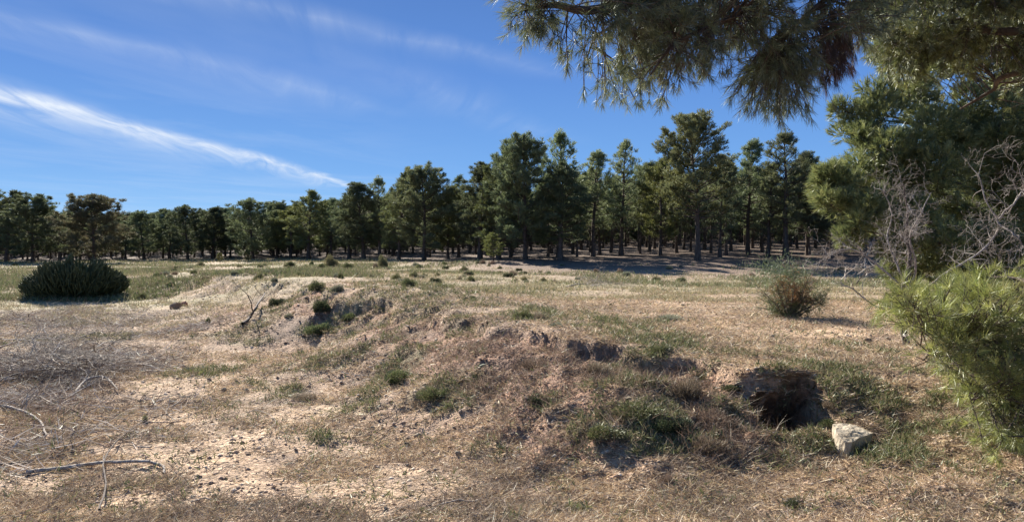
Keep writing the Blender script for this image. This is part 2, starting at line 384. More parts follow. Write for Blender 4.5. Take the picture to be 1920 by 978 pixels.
M_dead = noisemat('weathered_dead_wood', (.20, .165, .135), (.52, .46, .39), 22, bump=.9, stretch=(1, 1, .4))
M_deaddark = noisemat('dark_dead_wood', (.06, .05, .042), (.17, .14, .12), 14, bump=.5)
M_deadgrey = noisemat('grey_dead_wood', (.14, .12, .105), (.44, .40, .37), 10, bump=.5)
M_stone = noisemat('pale_limestone', (.27, .22, .155), (.54, .47, .36), 9, bump=.9, bscale=22)
M_clod = noisemat('dry_earth_clod', (.17, .12, .085), (.33, .24, .17), 12, bump=.6)
M_dark = noisemat('dark_stone', (.04, .038, .034), (.09, .08, .07), 12, bump=.6)
M_brick = noisemat('broken_brick', (.32, .13, .08), (.48, .24, .16), 14, bump=.5)
M_euph = noisemat('succulent_stem', (.04, .048, .022), (.10, .112, .05), 8, rough=.6, bump=.4, bscale=40)

# ------------------------------------------------------------------ ground
def axis(lim, base, grow, core):
    a = [0.0]
    while a[-1] < lim: a.append(a[-1] + max(base, (a[-1] - core) * grow))
    return np.array(a)
ax = axis(3000, .042, .030, 3.0); xs = np.concatenate([-ax[:0:-1], ax])
ys = [3.2]
while ys[-1] < 3000: ys.append(ys[-1] + max(.034, .0085 * ys[-1] ** 1.12 * .75 if ys[-1] < 60 else .02 * ys[-1]))
yb = axis(400, .3, .15, 1.0)
ys = np.concatenate([3.2 - yb[:0:-1], ys])
GX, GY = np.meshgrid(xs, ys)
GZ = h(GX, GY)
nx, ny = len(xs), len(ys)
GY0 = GY.copy()
hc = hole(GX, GY0)
GY = GY + .95 * hc * sstep(-.10, .18, GY0 - HY) * (.6 + .8 * fbm(GX, GZ * 3, 7., 3, seed=63)) + hc * (1 - hc) * (fbm(GX, GZ, 24., 3, seed=64) - .5) * .5      # the pit is undercut beneath its rim
g = field(GREEN, GX, GY0); sa = field(SAND, GX, GY0); br = field(BROWN, GX, GY0); bk = np.maximum(band_t(GX, GY0)[0], .3 * bankness(GX, GY0))
n1 = fbm(GX, GY, .6, 4, seed=11)[..., None]; n2 = fbm(GX, GY, 7., 4, .6, seed=12)[..., None]
litter = np.array([.44, .305, .20]); grey = np.array([.33, .25, .18])
col = litter * (1 - n1) * 1.0 + grey * n1
col = col * (.72 + .56 * n2)
def mixc(c, k, amt): return c * (1 - amt[..., None]) + np.array(k) * amt[..., None]
col = mixc(col, (.31, .185, .125), np.clip(bk * 1.1 * (.5 + n2[..., 0]), 0, 1))
col = mixc(col, (.17, .125, .10), sstep(.52, .66, fbm(GX, GY, 1.3, 4, .6, seed=14)) * .5 * (1 - np.clip(sa, 0, 1)))
col = mixc(col, (.56, .40, .26), np.clip(sa * (.3 + n2[..., 0]), 0, 1) * .8)
col = mixc(col, (.145, .10, .078), np.clip(br * (.2 + n2[..., 0]), 0, 1) * .75)
col = mixc(col, (.13, .135, .06), np.clip(g * (.1 + n2[..., 0] * 1.2), 0, 1) * .6)
lft = GX < -8
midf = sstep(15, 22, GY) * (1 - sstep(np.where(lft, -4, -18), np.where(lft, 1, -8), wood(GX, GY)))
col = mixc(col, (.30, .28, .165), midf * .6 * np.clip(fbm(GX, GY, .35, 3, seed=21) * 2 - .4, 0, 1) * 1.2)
litter_shade = sstep(np.where(lft, -3, -16), np.where(lft, 2, -5), wood(GX, GY))
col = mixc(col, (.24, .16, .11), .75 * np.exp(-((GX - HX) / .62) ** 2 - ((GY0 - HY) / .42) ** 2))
col = mixc(col, (.115, .082, .064), litter_shade * .9)  # brown forest litter, with the wood's shadow band darkened into the soil colour
pth = np.exp(-((wood(GX, GY) + 11) / 6.5) ** 2) * sstep(-14, -4, GX)
col = mixc(col, (.33, .245, .19), pth * .4)
vid = np.arange(nx * ny).reshape(ny, nx)
faces = np.stack([vid[:-1, :-1], vid[:-1, 1:], vid[1:, 1:], vid[1:, :-1]], -1).reshape(-1, 4)
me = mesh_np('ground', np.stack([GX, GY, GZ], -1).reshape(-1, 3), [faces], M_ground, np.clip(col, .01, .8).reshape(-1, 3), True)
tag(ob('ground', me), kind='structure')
print('ground', nx, ny)

# ------------------------------------------------------------------ ground cover (nobody could count it)
def scatter(n, ymin, ymax, p=1.0, side=1.10):
    """points over the visible wedge, denser near by"""
    u = rng.random(n); e = 2 - 2 * p
    if abs(e) < 1e-6: y = ymin * (ymax / ymin) ** u
    else: y = (ymin ** e + u * (ymax ** e - ymin ** e)) ** (1 / e)
    x = (rng.random(n) * 2 - 1) * (.7 * side * y + .3)
    return x, y
def keep(x, y, pr):
    k = rng.random(len(x)) < pr; return x[k], y[k]
def flatdir(n, up):
    a = rng.random(n) * 2 * math.pi; e = rng.normal(0, 1, n) * up[1] + up[0]
    return np.stack([np.cos(a) * np.cos(e), np.sin(a) * np.cos(e), np.abs(np.sin(e)) + .02], -1)
def palette(cols, n, jit=.18):
    c = np.array(cols)[rng.integers(0, len(cols), n)]
    return np.clip(c * (1 + rng.normal(0, jit, (n, 1))), .01, .9)
STRAW = [(.58, .44, .27), (.50, .38, .24), (.66, .53, .35), (.42, .30, .19), (.26, .175, .125), (.50, .42, .34), (.19, .13, .09)]
A = Acc()
x, y = scatter(520000, 3.9, 16, 1.25)
sa_, b_ = field(SAND, x, y), bankness(x, y)
b_ = band_t(x, y)[0]
x, y = keep(x, y, np.clip((.10 + .45 * sstep(-1., 2., x) + 1.1 * sstep(.42, .62, fbm(x, y, 1.7, 4, .6, seed=31))) * (1 - .9 * sa_) * (1 - .6 * b_), 0, 1))
n = len(x); sc = .75 + y / 14
P = np.stack([x, y, h(x, y) + .001], -1)
A.blades(P, flatdir(n, (.12, .28)), (.02 + rng.random(n) ** 1.5 * .075) * sc, (.0011 + rng.random(n) * .0012) * sc, rng.normal(0, .25, (n, 3)) * [1, 1, .25], palette(STRAW, n))
print('straw near', n)
x, y = scatter(330000, 15, 80, 1.35)
x, y = keep(x, y, np.clip((.06 + 1.0 * sstep(.45, .62, fbm(x, y, .9, 4, .6, seed=32))) * (1 - .6 * field(SAND, x, y)), 0, 1) * (wood(x, y) < np.where(x < -10, -1, -8)))
n = len(x); P = np.stack([x, y, h(x, y)], -1)
A.blades(P, flatdir(n, (.6, .4)), (.035 + rng.random(n) * .06) * (.7 + y / 28), .0022 + y * .00016, rng.normal(0, .2, (n, 3)) * [1, 1, .3],
         palette([(.42, .37, .22), (.36, .31, .19), (.46, .39, .25), (.30, .27, .15), (.25, .25, .12), (.35, .25, .18)], n))
tag(ob('dry_grass', A.mesh('dry_grass', M_grass)), kind='stuff')

# dark brown tangles on the bank
A = Acc(); x, y = scatter(330000, 3.9, 20, 1.1)
x, y = keep(x, y, np.clip((field(BROWN, x, y) * 1.3 + .65 * band_t(x, y)[0]) * sstep(.42, .6, fbm(x, y, 4.5, 3, seed=34)), 0, 1))
n = len(x); P = np.stack([x, y, h(x, y)], -1)
A.blades(P, flatdir(n, (.6, .4)), .05 + rng.random(n) * .13, .0012 + rng.random(n) * .001, rng.normal(0, .35, (n, 3)) * [1, 1, .4],
         palette([(.15, .10, .075), (.20, .14, .10), (.11, .075, .055), (.27, .19, .14), (.34, .26, .2)], n))
x, y = scatter(260000, 3.9, 13, 1.3)
x, y = keep(x, y, np.clip(sstep(.50, .63, fbm(x, y, 1.6, 4, .6, seed=37)) * (1 - .8 * field(SAND, x, y)), 0, 1) * .8)
n = len(x); P = np.stack([x, y, h(x, y)], -1)
A.blades(P, flatdir(n, (.35, .35)), .03 + rng.random(n) * .08, .0011 + rng.random(n) * .001, rng.normal(0, .4, (n, 3)) * [1, 1, .4],
         palette([(.17, .12, .09), (.24, .18, .135), (.12, .09, .07), (.33, .26, .2), (.42, .34, .27), (.22, .19, .12)], n))
print('tangle', n)
tag(ob('brown_undergrowth', A.mesh('brown_undergrowth', M_grass)), kind='stuff')

# green low herbs and grass
A = Acc(); x, y = scatter(800000, 3.9, 26, 1.15)
gg = field(GREEN, x, y); x, y = keep(x, y, np.clip((gg * 1.35 + .06) * sstep(.38, .66, fbm(x, y, 4., 3, seed=33)), 0, 1))
n = len(x); sc = .8 + y / 14; P = np.stack([x, y, h(x, y) + rng.random(n) * .03], -1)
A.blades(P, flatdir(n, (.7, .45)), (.012 + rng.random(n) ** 1.5 * .05) * sc, (.0016 + rng.random(n) * .0024) * sc, rng.normal(0, .3, (n, 3)) * [1, 1, .4],
         palette([(.12, .145, .06), (.15, .17, .07), (.09, .115, .045), (.20, .20, .10), (.19, .165, .09), (.26, .24, .14), (.30, .24, .16)], n))
print('green', n)
x, y = scatter(300000, 22, 82, 1.3)
x, y = keep(x, y, np.clip(sstep(np.where(x < -8, .38, .47), np.where(x < -8, .56, .62), fbm(x, y, .30, 4, seed=36)) * (wood(x, y) < np.where(x < -8, 1, -4)) * (.35 + .65 * sstep(2, -8, x)), 0, 1))
n = len(x); P = np.stack([x, y, h(x, y)], -1)
A.blades(P, flatdir(n, (.9, .4)), .08 + rng.random(n) * .16, .004 + y * .00022, rng.normal(0, .25, (n, 3)) * [1, 1, .3],
         palette([(.13, .16, .06), (.18, .20, .09), (.20, .19, .11), (.10, .13, .05), (.24, .22, .13), (.22, .17, .12)], n))
tag(ob('green_ground_cover', A.mesh('green_ground_cover', M_grass)), kind='stuff')

# pebbles and crumbs of earth
def rockmesh(name, mat, seed, sub=2, flat=.65, rough=.28):
    r = random.Random(seed); bm = bmesh.new(); bmesh.ops.create_icosphere(bm, subdivisions=sub, radius=1)
    pl = [(Vector((r.gauss(0, 1), r.gauss(0, 1), r.gauss(0, 1))).normalized(), r.uniform(.55, .9)) for _ in range(9)]
    for v in bm.verts:
        for nn, d in pl:
            k = v.co.dot(nn)
            if k > d: v.co -= nn * (k - d)
        v.co *= 1 + r.uniform(-.04, .04) * rough * 3
        v.co.z *= flat
    me = bpy.data.meshes.new(name); bm.to_mesh(me); bm.free(); me.materials.append(mat); return me
A = Acc(); x, y = scatter(60000, 3.9, 22, 1.4)
x, y = keep(x, y, np.clip(.28 + field(SAND, x, y) * .7 + bankness(x, y) * .8, 0, 1))
n = len(x); r = (.0028 + rng.random(n) ** 4 * .017) * (.8 + y / 14); z = h(x, y)
oct_ = np.array([[1, 0, 0], [0, 1, 0], [-1, 0, 0], [0, -1, 0], [0, 0, .7], [0, 0, -.4]])
v = oct_[None] * (1 + rng.normal(0, .22, (n, 6, 1))); a = rng.random(n) * 6.28
c_, s_ = np.cos(a)[:, None], np.sin(a)[:, None]
v = np.stack([v[..., 0] * c_ * 1.25 - v[..., 1] * s_, v[..., 0] * s_ * 1.25 + v[..., 1] * c_, v[..., 2]], -1) * r[:, None, None] + np.stack([x, y, z], -1)[:, None]
f = np.array([[0, 1, 4], [1, 2, 4], [2, 3, 4], [3, 0, 4], [1, 0, 5], [2, 1, 5], [3, 2, 5], [0, 3, 5]])
cc = palette([(.45, .34, .25), (.38, .27, .19), (.55, .46, .36), (.3, .21, .15), (.42, .30, .2)], n)
A.add(v.reshape(-1, 3), (np.arange(n)[:, None, None] * 6 + f[None]).reshape(-1, 3), np.repeat(cc[:, None], 6, 1).reshape(-1, 3))
M_peb = noisemat('pebbles', (.8, .8, .8), (1.15, 1.15, 1.15), 30, attr=True, bump=.3)
tag(ob('gravel', A.mesh('gravel', M_peb)), kind='stuff')

# pale twig litter on the left
A = Acc(); LIT = [patch(*q) for q in [(110, 690, 200, 34, 1.2), (60, 740, 120, 36, .6), (130, 610, 200, 26, .7), (60, 590, 120, 16, .8), (370, 610, 80, 8, .9), (220, 610, 60, 12, .9), (210, 800, 160, 60, .12), (300, 690, 40, 20, .5), (80, 830, 160, 60, .12)]]
x, y = scatter(620000, 5, 22, 1.1)
k = x < 0; x, y = x[k], y[k]; x, y = keep(x, y, np.clip(field(LIT, x, y) * .9 * (.3 + sstep(.4, .6, fbm(x, y, 3., 3, seed=41))), 0, 1))
n = len(x); P = np.stack([x, y, h(x, y) + rng.random(n) ** 2 * .20 * np.clip(field(LIT[:1], x, y) + .25, 0, 1)], -1)
A.blades(P, flatdir(n, (.1, .3)), .06 + rng.random(n) ** 2 * .24, .0016 + rng.random(n) * .0028, rng.normal(0, .45, (n, 3)) * [1, 1, .4],
         palette([(.42, .38, .34), (.62, .57, .52), (.22, .17, .145), (.11, .085, .07), (.30, .24, .2), (.15, .115, .095)], n))
print('twigs', n)
tag(ob('twig_litter', A.mesh('twig_litter', M_grass)), kind='stuff')

# ------------------------------------------------------------------ pines
GRN = {'dark': [(.115, .142, .070), (.14, .168, .082), (.092, .114, .058), (.17, .19, .092)],
       'light': [(.18, .215, .105), (.215, .25, .12), (.145, .178, .09), (.24, .26, .13)],
       'warm': [(.135, .150, .046), (.165, .178, .055), (.105, .122, .042), (.20, .205, .068)],
       'brown': [(.14, .118, .072), (.17, .135, .085), (.11, .115, .06), (.15, .15, .08)]}
def sprays(A, P, D, nn, L, Wd, pal, spread=.75, jit=.15, sag=0.0):
    """needle sprays: nn needles around each shoot"""
    n = len(P); P2 = np.repeat(P, nn, 0); D2 = np.repeat(D, nn, 0)
    q = rperp(D2); a = rng.random((n * nn, 1)) * spread + .15
    d = nrm(D2 * np.cos(a) + q * np.sin(a) - np.array([0, 0, sag]))
    t = rng.random((n * nn, 1))
    cp = np.repeat(palette(pal, n, jit), nn, 0)
    A.tris(P2 + D2 * (t * L * 1.1 - L * .4), d, L * (.65 + .5 * rng.random(n * nn)), Wd, cp)
def pine(seed, hgt, rad, base, pal, dens=1.0, nbr=46, lean=.0, thin=1.0, L=.17, Wd=.013, nn=9, low=False, top=1.0):
    """returns trunk mesh, crown mesh; crown is boughs ending in knobbly tufts"""
    r = np.random.default_rng(seed)
    T = Acc(); Fo = Acc()
    n = 9; t = np.linspace(0, 1, n)
    off = np.cumsum(r.normal(0, .035, (n, 2)), 0) * hgt * .22 * t[:, None] + np.array([lean, 0]) * (t ** 1.5)[:, None] * hgt
    tp = np.concatenate([off, (t * hgt * .97)[:, None]], 1); tp[0, 2] = -.25
    rb = hgt * .0165 + .02
    tr = rb * (1 - t * .93) ** .9; tr[0] *= 1.45
    T.tube(tp, tr, 7)
    SP, SD = [], []
    for i in range(nbr):
        f = (i + r.random()) / nbr; zf = base + (1 - base) * f ** .9
        prof = max(0.0, 1 - ((f - .30) / .74) ** 2) ** (.62 if rad > 2.5 else .85) * top if f > .3 else .72 + .28 * f / .3
        prof = max(prof, .18)
        ln = rad * prof * (.72 + .45 * r.random()); az = i * 2.4 + r.normal(0, .4)
        el = R(5 + 58 * f ** 1.3 + r.normal(0, 8))
        p0 = np.array([np.interp(zf, t * .97, tp[:, k]) for k in range(3)]); p0[2] = zf * hgt * .97
        d = np.array([math.cos(az) * math.cos(el), math.sin(az) * math.cos(el), math.sin(el)])
        m = 5; s = np.linspace(0, 1, m)[:, None]
        bp = p0 + d * ln * s + np.array([0, 0, 1.0]) * ln * .22 * s ** 2 + np.cumsum(r.normal(0, .035, (m, 3)), 0) * ln * (s > 0)
        T.tube(bp, np.linspace(rb * .32 * (1 - f * .6), .008, m), 4)
        k = max(3, int(ln * 5.2 * thin))
        for j in range(k):
            s0 = .32 + .68 * ((j + r.random()) / k) if k > 1 else 1
            if j == k - 1: s0 = 1
            q = bp[0] + (bp[-1] - bp[0]) * s0 + np.array([0, 0, 1]) * ln * .22 * (s0 ** 2 - s0)
            sd_ = nrm(d * .7 + r.normal(0, .65, 3) + np.array([0, 0, .35])); l2 = (.18 + .38 * r.random()) * (1 - .35 * s0) * min(1.2, .5 + rad / 2.2)
            e = q + sd_ * l2 * (0 if j == k - 1 else 1)
            if r.random() < .5: T.tube([q, (q + e) / 2 + [0, 0, -.02], e], [.012, .009, .005], 3)
            cn = max(3, int((11 + 8 * r.random()) * dens)); cr_ = .13 + .13 * r.random()
            o = nrm(r.normal(0, 1, (cn, 3))) * cr_ * (r.random((cn, 1)) ** .4); o[:, 2] = o[:, 2] * .8 + .03
            SP.append(e + o); SD.append(nrm(o * 3 + nrm(sd_) * .5 + np.array([0, 0, .55]) + r.normal(0, .25, (cn, 3))))
    for q in range(7):      # leader
        e = tp[-1] + np.array([r.normal(0, .16), r.normal(0, .16), .12 + .05 * hgt * (q - 4) / 7])
        o = r.normal(0, .11, (16, 3)); SP.append(e + o); SD.append(nrm(o * 3 + np.array([0, 0, 1.0])))
    # dead twigs under the crown
    for i in range(26 if low else 14):
        zf = base * (.35 + .9 * r.random()); az = r.random() * 6.28; ln = rad * (.3 + .45 * r.random())
        p0 = np.array([np.interp(zf, t * .97, tp[:, k]) for k in range(3)]); p0[2] = zf * hgt
        d = np.array([math.cos(az), math.sin(az), .15 + .35 * r.random()])
        bp = [p0, p0 + d * ln * .5 + r.normal(0, .05, 3), p0 + d * ln + r.normal(0, .12, 3) - [0, 0, .1]]
        T.tube(bp, [.018, .011, .004], 3)
        for q in range(3):
            a0 = bp[1] + (bp[2] - bp[1]) * r.random(); T.tube([a0, a0 + r.normal(0, .22, 3)], [.008, .003], 3)
    global rng
    old = rng; rng = r
    sprays(Fo, np.concatenate(SP), np.concatenate(SD), nn, L, Wd, pal, .8)
    rng = old
    return T.mesh('pine_trunk', M_bark, True), Fo.mesh('pine_crown', M_pine)
VAR = {}
def var(k, *a, **kw): VAR[k] = pine(*a, **kw)
# unit forms (height, radius): scaled later
var('round1', 11, 8., 2.9, .10, GRN['dark'], nbr=80, dens=1.25)
var('round2', 12, 8., 2.7, .12, GRN['dark'], nbr=78, dens=1.25)
var('tall1', 13, 9.5, 2.2, .17, GRN['dark'], nbr=84, dens=1.2)
var('tall2', 14, 9.5, 1.9, .20, GRN['dark'], nbr=78, dens=1.15)
var('airy1', 15, 9.5, 1.8, .26, GRN['light'], nbr=64, thin=.85, dens=1.0)
var('airy2', 16, 9., 1.5, .26, GRN['light'], nbr=58, thin=.8, dens=.9)
var('spread', 17, 9.5, 2.7, .30, GRN['light'] + GRN['warm'][:2], nbr=76, dens=1.1, low=True)
var('warm', 18, 7.5, 1.8, .16, GRN['warm'], nbr=62)
var('brown', 19, 7.5, 2.9, .09, GRN['brown'], nbr=80, dens=1.25)
var('inner1', 20, 8., 1.9, .40, GRN['dark'], nbr=46, dens=.9, low=True, lean=.03)
var('inner2', 21, 8., 1.8, .40, GRN['light'], nbr=44, dens=.85, low=True, lean=-.05)
var('inner3', 22, 7.5, 2.0, .14, GRN['dark'], nbr=56, dens=.9, low=True)
var('inner4', 23, 7.5, 2.3, .10, GRN['dark'], nbr=60, dens=.95, low=True)
var('tall3', 31, 9.0, 2.0, .14, GRN['dark'][:2] + GRN['warm'][:2], nbr=74, dens=1.0, lean=.05)
var('airy3', 32, 9.5, 1.7, .22, GRN['light'][:2] + GRN['dark'][:1], nbr=56, thin=.75, dens=.85, lean=-.04, low=True)
var('round3', 34, 8.0, 2.6, .08, GRN['dark'][:3] + GRN['light'][:1], nbr=72, dens=1.05, lean=.04, low=True)
var('inner5', 35, 7.5, 1.7, .18, GRN['light'][:1] + GRN['brown'][:1] + GRN['dark'][:2], nbr=50, dens=.75, low=True, lean=.07)
VH = {k: (np.array([v.co[2] for v in m[1].vertices]).max(), None) for k, m in VAR.items()}
VR = {}
for k, m in VAR.items():
    co = np.empty(len(m[1].vertices) * 3, np.float32); m[1].vertices.foreach_get('co', co); co = co.reshape(-1, 3)
    VR[k] = np.percentile(np.abs(co[:, 0]), 98)
def put_pine(k, x, y, hgt, width=None, rz=None, label='', group=None, cat='tree'):
    t = empty('pine_tree', (x, y, hp(x, y)), random.random() * 6.28 if rz is None else rz)
    sz = hgt / VH[k][0]; sxy = sz if width is None else (width / 2) / VR[k]
    sxy = min(max(sxy, sz * .6), sz * 1.6); t.scale = (sxy, sxy, sz)
    ob('trunk', VAR[k][0], t); ob('crown', VAR[k][1], t)
    tag(t, label, cat, group); return t
FRONT = [  # px, top py, width px, depth, form, label
    (-40, 350, 130, 74, 'round1', 'dark round-topped pine cut by the left edge of the photo'),
    (12, 352, 80, 73, 'tall3', 'dark narrow pine nearest the left edge of the photo'),
    (62, 358, 120, 70, 'round2', 'broad dark pine standing directly behind the cactus-like shrub with a visible bare lower trunk'),
    (112, 395, 70, 76, 'inner2', 'low pine filling the space left of the brownish round pine'),
    (176, 360, 118, 69, 'brown', 'rounded reddish-brown pine standing apart at the left'),
    (150, 410, 90, 80, 'round1', 'dim pine half hidden behind the reddish-brown round pine'),
    (235, 410, 60, 82, 'inner1', 'small thin pine beside the right flank of the reddish-brown round pine'),
    (270, 392, 85, 80, 'round3', 'low bushy pine first to the right of the gap beside the brownish round pine'),
    (318, 398, 60, 82, 'airy2', 'thin pale pine in the low stretch of the left tree line'),
    (352, 381, 80, 79, 'round3', 'domed pine in the middle of the low stretch of the left tree line'),
    (398, 385, 80, 81, 'tall1', 'right one of the twin domed pines in the low left tree line, bare slit below'),
    (432, 408, 60, 84, 'warm', 'short yellowish pine squeezed left of the big dome-shaped pine'),
    (474, 368, 105, 76, 'round3', 'big dome-shaped dark pine where the left tree line starts to rise'),
    (520, 392, 60, 78, 'tall2', 'narrow pine against the right flank of the big dome-shaped pine'),
    (545, 384, 60, 76, 'warm', 'slender greenish pine left of the pointed pair of tops'),
    (578, 351, 80, 73, 'tall3', 'pine with a small raised tuft on top under the end of the cloud streak'),
    (620, 368, 60, 74, 'airy3', 'thin pale pine just below the tip of the cloud streak'),
    (655, 362, 70, 70, 'tall2', 'mid-height pine to the right of the cloud streak tip'),
    (682, 338, 85, 66, 'tall1', 'first tall pine to the right of the cloud streak tip'),
    (712, 326, 55, 66, 'airy2', 'thin-topped pine touching the wide twin-domed pine on its left'),
    (748, 318, 70, 60, 'tall3', 'left shoulder tree of the wide twin-domed pine'),
    (795, 300, 115, 58, 'round2', 'wide domed pine, tallest of the left half of the wood'),
    (840, 345, 60, 58, 'warm', 'low olive pine in the notch right of the wide domed pine'),
    (860, 325, 55, 60, 'airy3', 'pale thin-topped pine in the notch before the tallest dark group'),
    (900, 300, 80, 52, 'tall2', 'dark pine forming the left shoulder of the tallest dark group'),
    (935, 268, 95, 49, 'tall3', 'dark pine second from the left in the tallest dark group'),
    (985, 240, 120, 47, 'round2', 'broad very dark pine crowning the tallest group in the middle of the wood'),
    (1048, 238, 80, 50, 'airy2', 'see-through narrow top rising right of the broad very dark pine'),
    (1050, 300, 95, 46, 'tall2', 'full dark pine below the see-through narrow top'),
    (1082, 340, 50, 50, 'inner1', 'low pine in the dip right of the tallest dark group'),
    (1112, 278, 75, 50, 'airy1', 'left tree of the narrow pair in the middle of the wood'),
    (1165, 258, 80, 51, 'airy3', 'right and taller tree of the narrow pair in the middle of the wood'),
    (1200, 335, 50, 53, 'inner2', 'thin low pine in the gap left of the yellowish pine'),
    (1238, 292, 80, 50, 'warm', 'yellowish pine leaning against the left side of the tall open pine'),
    (1308, 204, 150, 44, 'spread', 'tall open pine with spreading light crown and thick bent trunk'),
    (1362, 310, 70, 49, 'inner2', 'short pine tucked under the right side of the tall open pine'),
    (1402, 256, 75, 50, 'airy1', 'slender pine between the tall open pine and the forked-looking one'),
    (1440, 300, 70, 48, 'airy3', 'pale pine between two slender tops right of the tall open pine'),
    (1474, 236, 95, 47, 'airy2', 'loose pine rising just left of the big near pine'),
    (1515, 280, 75, 49, 'tall2', 'dark pine partly hidden by the left flank of the big near pine'),
    (1560, 310, 80, 46, 'tall1', 'pine seen only as dark foliage behind the big near pine'),
]
occ = []
for px, top, wpx, d, k, lb in FRONT:
    x = (px - 960) / F * d; z = hp(x, d); tz = at(px, top, d)[2]
    put_pine(k, x, d, tz - z, wpx * d / F, label=lb, group='pines along the front edge of the wood'); occ.append((x, d))
occ = [np.array(o) for o in occ]
# interior, roughly planted in rows
cnt = 0; cand = []
row = 0; yy = 40.0
while yy < 112:
    xx = -.72 * yy - 6
    while xx < .74 * yy + 4:
        x = xx + random.gauss(0, .55) + (row % 2) * 1.3; y = yy + random.gauss(0, .45)
        if float(wood(np.array([x]), np.array([y]))[0]) > 2.0 and all((x - o[0]) ** 2 + (y - o[1]) ** 2 > 2.6 for o in occ):
            cand.append((float(wood(np.array([x]), np.array([y]))[0]) + random.random() * 2, x, y))
        xx += 3.1
    yy += 3.3; row += 1
cand.sort(); IN = cand[:255]; REST = cand[255:]
for e, x, y in IN:
    k = random.choice(['inner1', 'inner2', 'inner1', 'inner1', 'inner2', 'airy2']) if x > 6 else random.choice(['inner1', 'inner2', 'inner3', 'inner4', 'tall2', 'inner3'])
    if random.random() < .25: k = 'inner5'
    if x < -10: k = random.choice(['inner3', 'inner4', 'inner4', 'round3', 'inner5', 'tall3'])
    hg = random.uniform(5.0, 6.6) if x < -15 else (random.uniform(5.0, 6.8) if x < 3 else random.uniform(5.4, 7.4))
    if x < -30: hg *= .9
    side = 'left' if x < -12 else ('middle' if x < 8 else 'right')
    lab = {'left': 'dim pine crowded inside the dense left wood behind the front row',
           'middle': 'dark thin-trunked pine among the crowded trunks in the middle wood',
           'right': 'thin-trunked pine in the open rows on the brown slope at right'}[side]
    put_pine(k, x, y, hg, label=lab, group='pines inside the %s of the wood' % side)
print('pines', len(FRONT) + len(IN), 'rest', len(REST))
# far wood as one mass
tm, cm = pine(40, 8., 2.5, .03, GRN['dark'], nbr=36, dens=.55, nn=5, L=.32, Wd=.035)
def arr(me):
    v = np.empty(len(me.vertices) * 3, np.float32); me.vertices.foreach_get('co', v)
    li = np.empty(len(me.loops), np.int32); me.loops.foreach_get('vertex_index', li)
    return v.reshape(-1, 3).astype(float), li
tv, tl = arr(tm); cv, cl = arr(cm)
T = Acc(); Fo = Acc(); i = 0
for e, x, y in (REST + [(0, random.uniform(-110, 95), random.uniform(112, 150)) for _ in range(170)]):
    i += 1
    a = random.random() * 6.28; s = random.uniform(.5, .72); c_, s_ = math.cos(a) * s, math.sin(a) * s
    M = np.array([[c_, -s_, 0], [s_, c_, 0], [0, 0, s]]); o = np.array([x, y, hp(x, y)])
    T.add(tv @ M.T + o, tl.reshape(-1, 4) if len(tl) % 4 == 0 else tl.reshape(-1, 3))
    Fo.add(cv @ M.T + o, cl.reshape(-1, 3), palette(GRN['dark'], 1)[0])
t = T.mesh('far_wood', M_bark); t2 = Fo.mesh('far_wood_crowns', M_pine)
fw = tag(ob('far_wood', t), kind='stuff'); tag(ob('far_wood_foliage', t2), kind='stuff')

# pale sapling foliage at the foot of the wood
def bush_mesh(seed, r_, hh, n, pal, L=.12, Wd=.006, up=.6, stems=20, hollow=.4, mat=None):
    global rng
    old = rng; rng = np.random.default_rng(seed); A = Acc()
    lumps = nrm(rng.normal(0, 1, (7, 3))); lumps[:, 2] = np.abs(lumps[:, 2])
    d = nrm(rng.normal(0, 1, (n, 3))); d[:, 2] = np.abs(d[:, 2])
    lob = np.max(d @ lumps.T, 1); k = (hollow + (1 - hollow) * rng.random(n) ** .6) * (.48 + .6 * lob ** 4)
    P = d * k[:, None] * [r_, r_, hh]
    D = nrm(d + np.array([0, 0, up]) + rng.normal(0, .3, (n, 3)))
    A.blades(P, D, L * (.6 + .7 * rng.random(n)), Wd, rng.normal(0, .2, (n, 3)), palette(pal, n))
    for i in range(stems):
        e = nrm(rng.normal(0, 1, 3)); e[2] = abs(e[2]) + .25; e = e * [r_, r_, hh] * .85
        pts = np.linspace(0, 1, 5)[:, None] * e + rng.normal(0, .03, (5, 3)) * np.linspace(0, 1, 5)[:, None] * r_ * 3; pts[0, 2] = -.03
        A.tube(pts, np.linspace(.008 + .01 * r_, .002, 5), 4, (.09, .07, .05))
    me = A.mesh('shrub', mat or M_shrub); rng = old; return me
PG = [(.10, .13, .05), (.13, .155, .065), (.075, .10, .04), (.17, .18, .08)]
PD = [(.045, .06, .03), (.06, .078, .036), (.035, .045, .022), (.09, .10, .05)]
PY = [(.17, .17, .08), (.21, .2, .1), (.14, .15, .065), (.24, .21, .13)]
PB = [(.19, .14, .10), (.24, .18, .13), (.14, .10, .075), (.29, .23, .17)]
PG = PG + [(.22, .20, .11)]
BM = {'green': bush_mesh(1, .5, .5, 4200, PG, L=.065, Wd=.007), 'dark': bush_mesh(2, .5, .42, 4200, PD, L=.065, Wd=.007), 'yellow': bush_mesh(3, .5, .6, 3600, PY, up=.9, L=.09),
      'brown': bush_mesh(4, .5, .45, 2600, PB, up=.8, L=.1, Wd=.004, stems=40), 'spiky': bush_mesh(5, .4, .5, 1400, PG, L=.26, up=1.5, hollow=.1), 'grey': bush_mesh(6, .5, .4, 2200, [(.22, .23, .16), (.17, .19, .12), (.28, .27, .2)], L=.12)}
def put_bush(k, px, py, wpx, hpx, label, cat='shrub', name='shrub', group=None):
    p = hit(px, py); d = p[1]; o = ob(name, BM[k]); o.location = (p[0], d, p[2] - .02); o.rotation_euler = (0, 0, random.random() * 6.28)
    s = wpx * d / F; o.scale = (s, s, 2.0 * hpx * d / F * .95); tag(o, label, cat, group); return o
G1 = 'small shrubs dotted over the field'
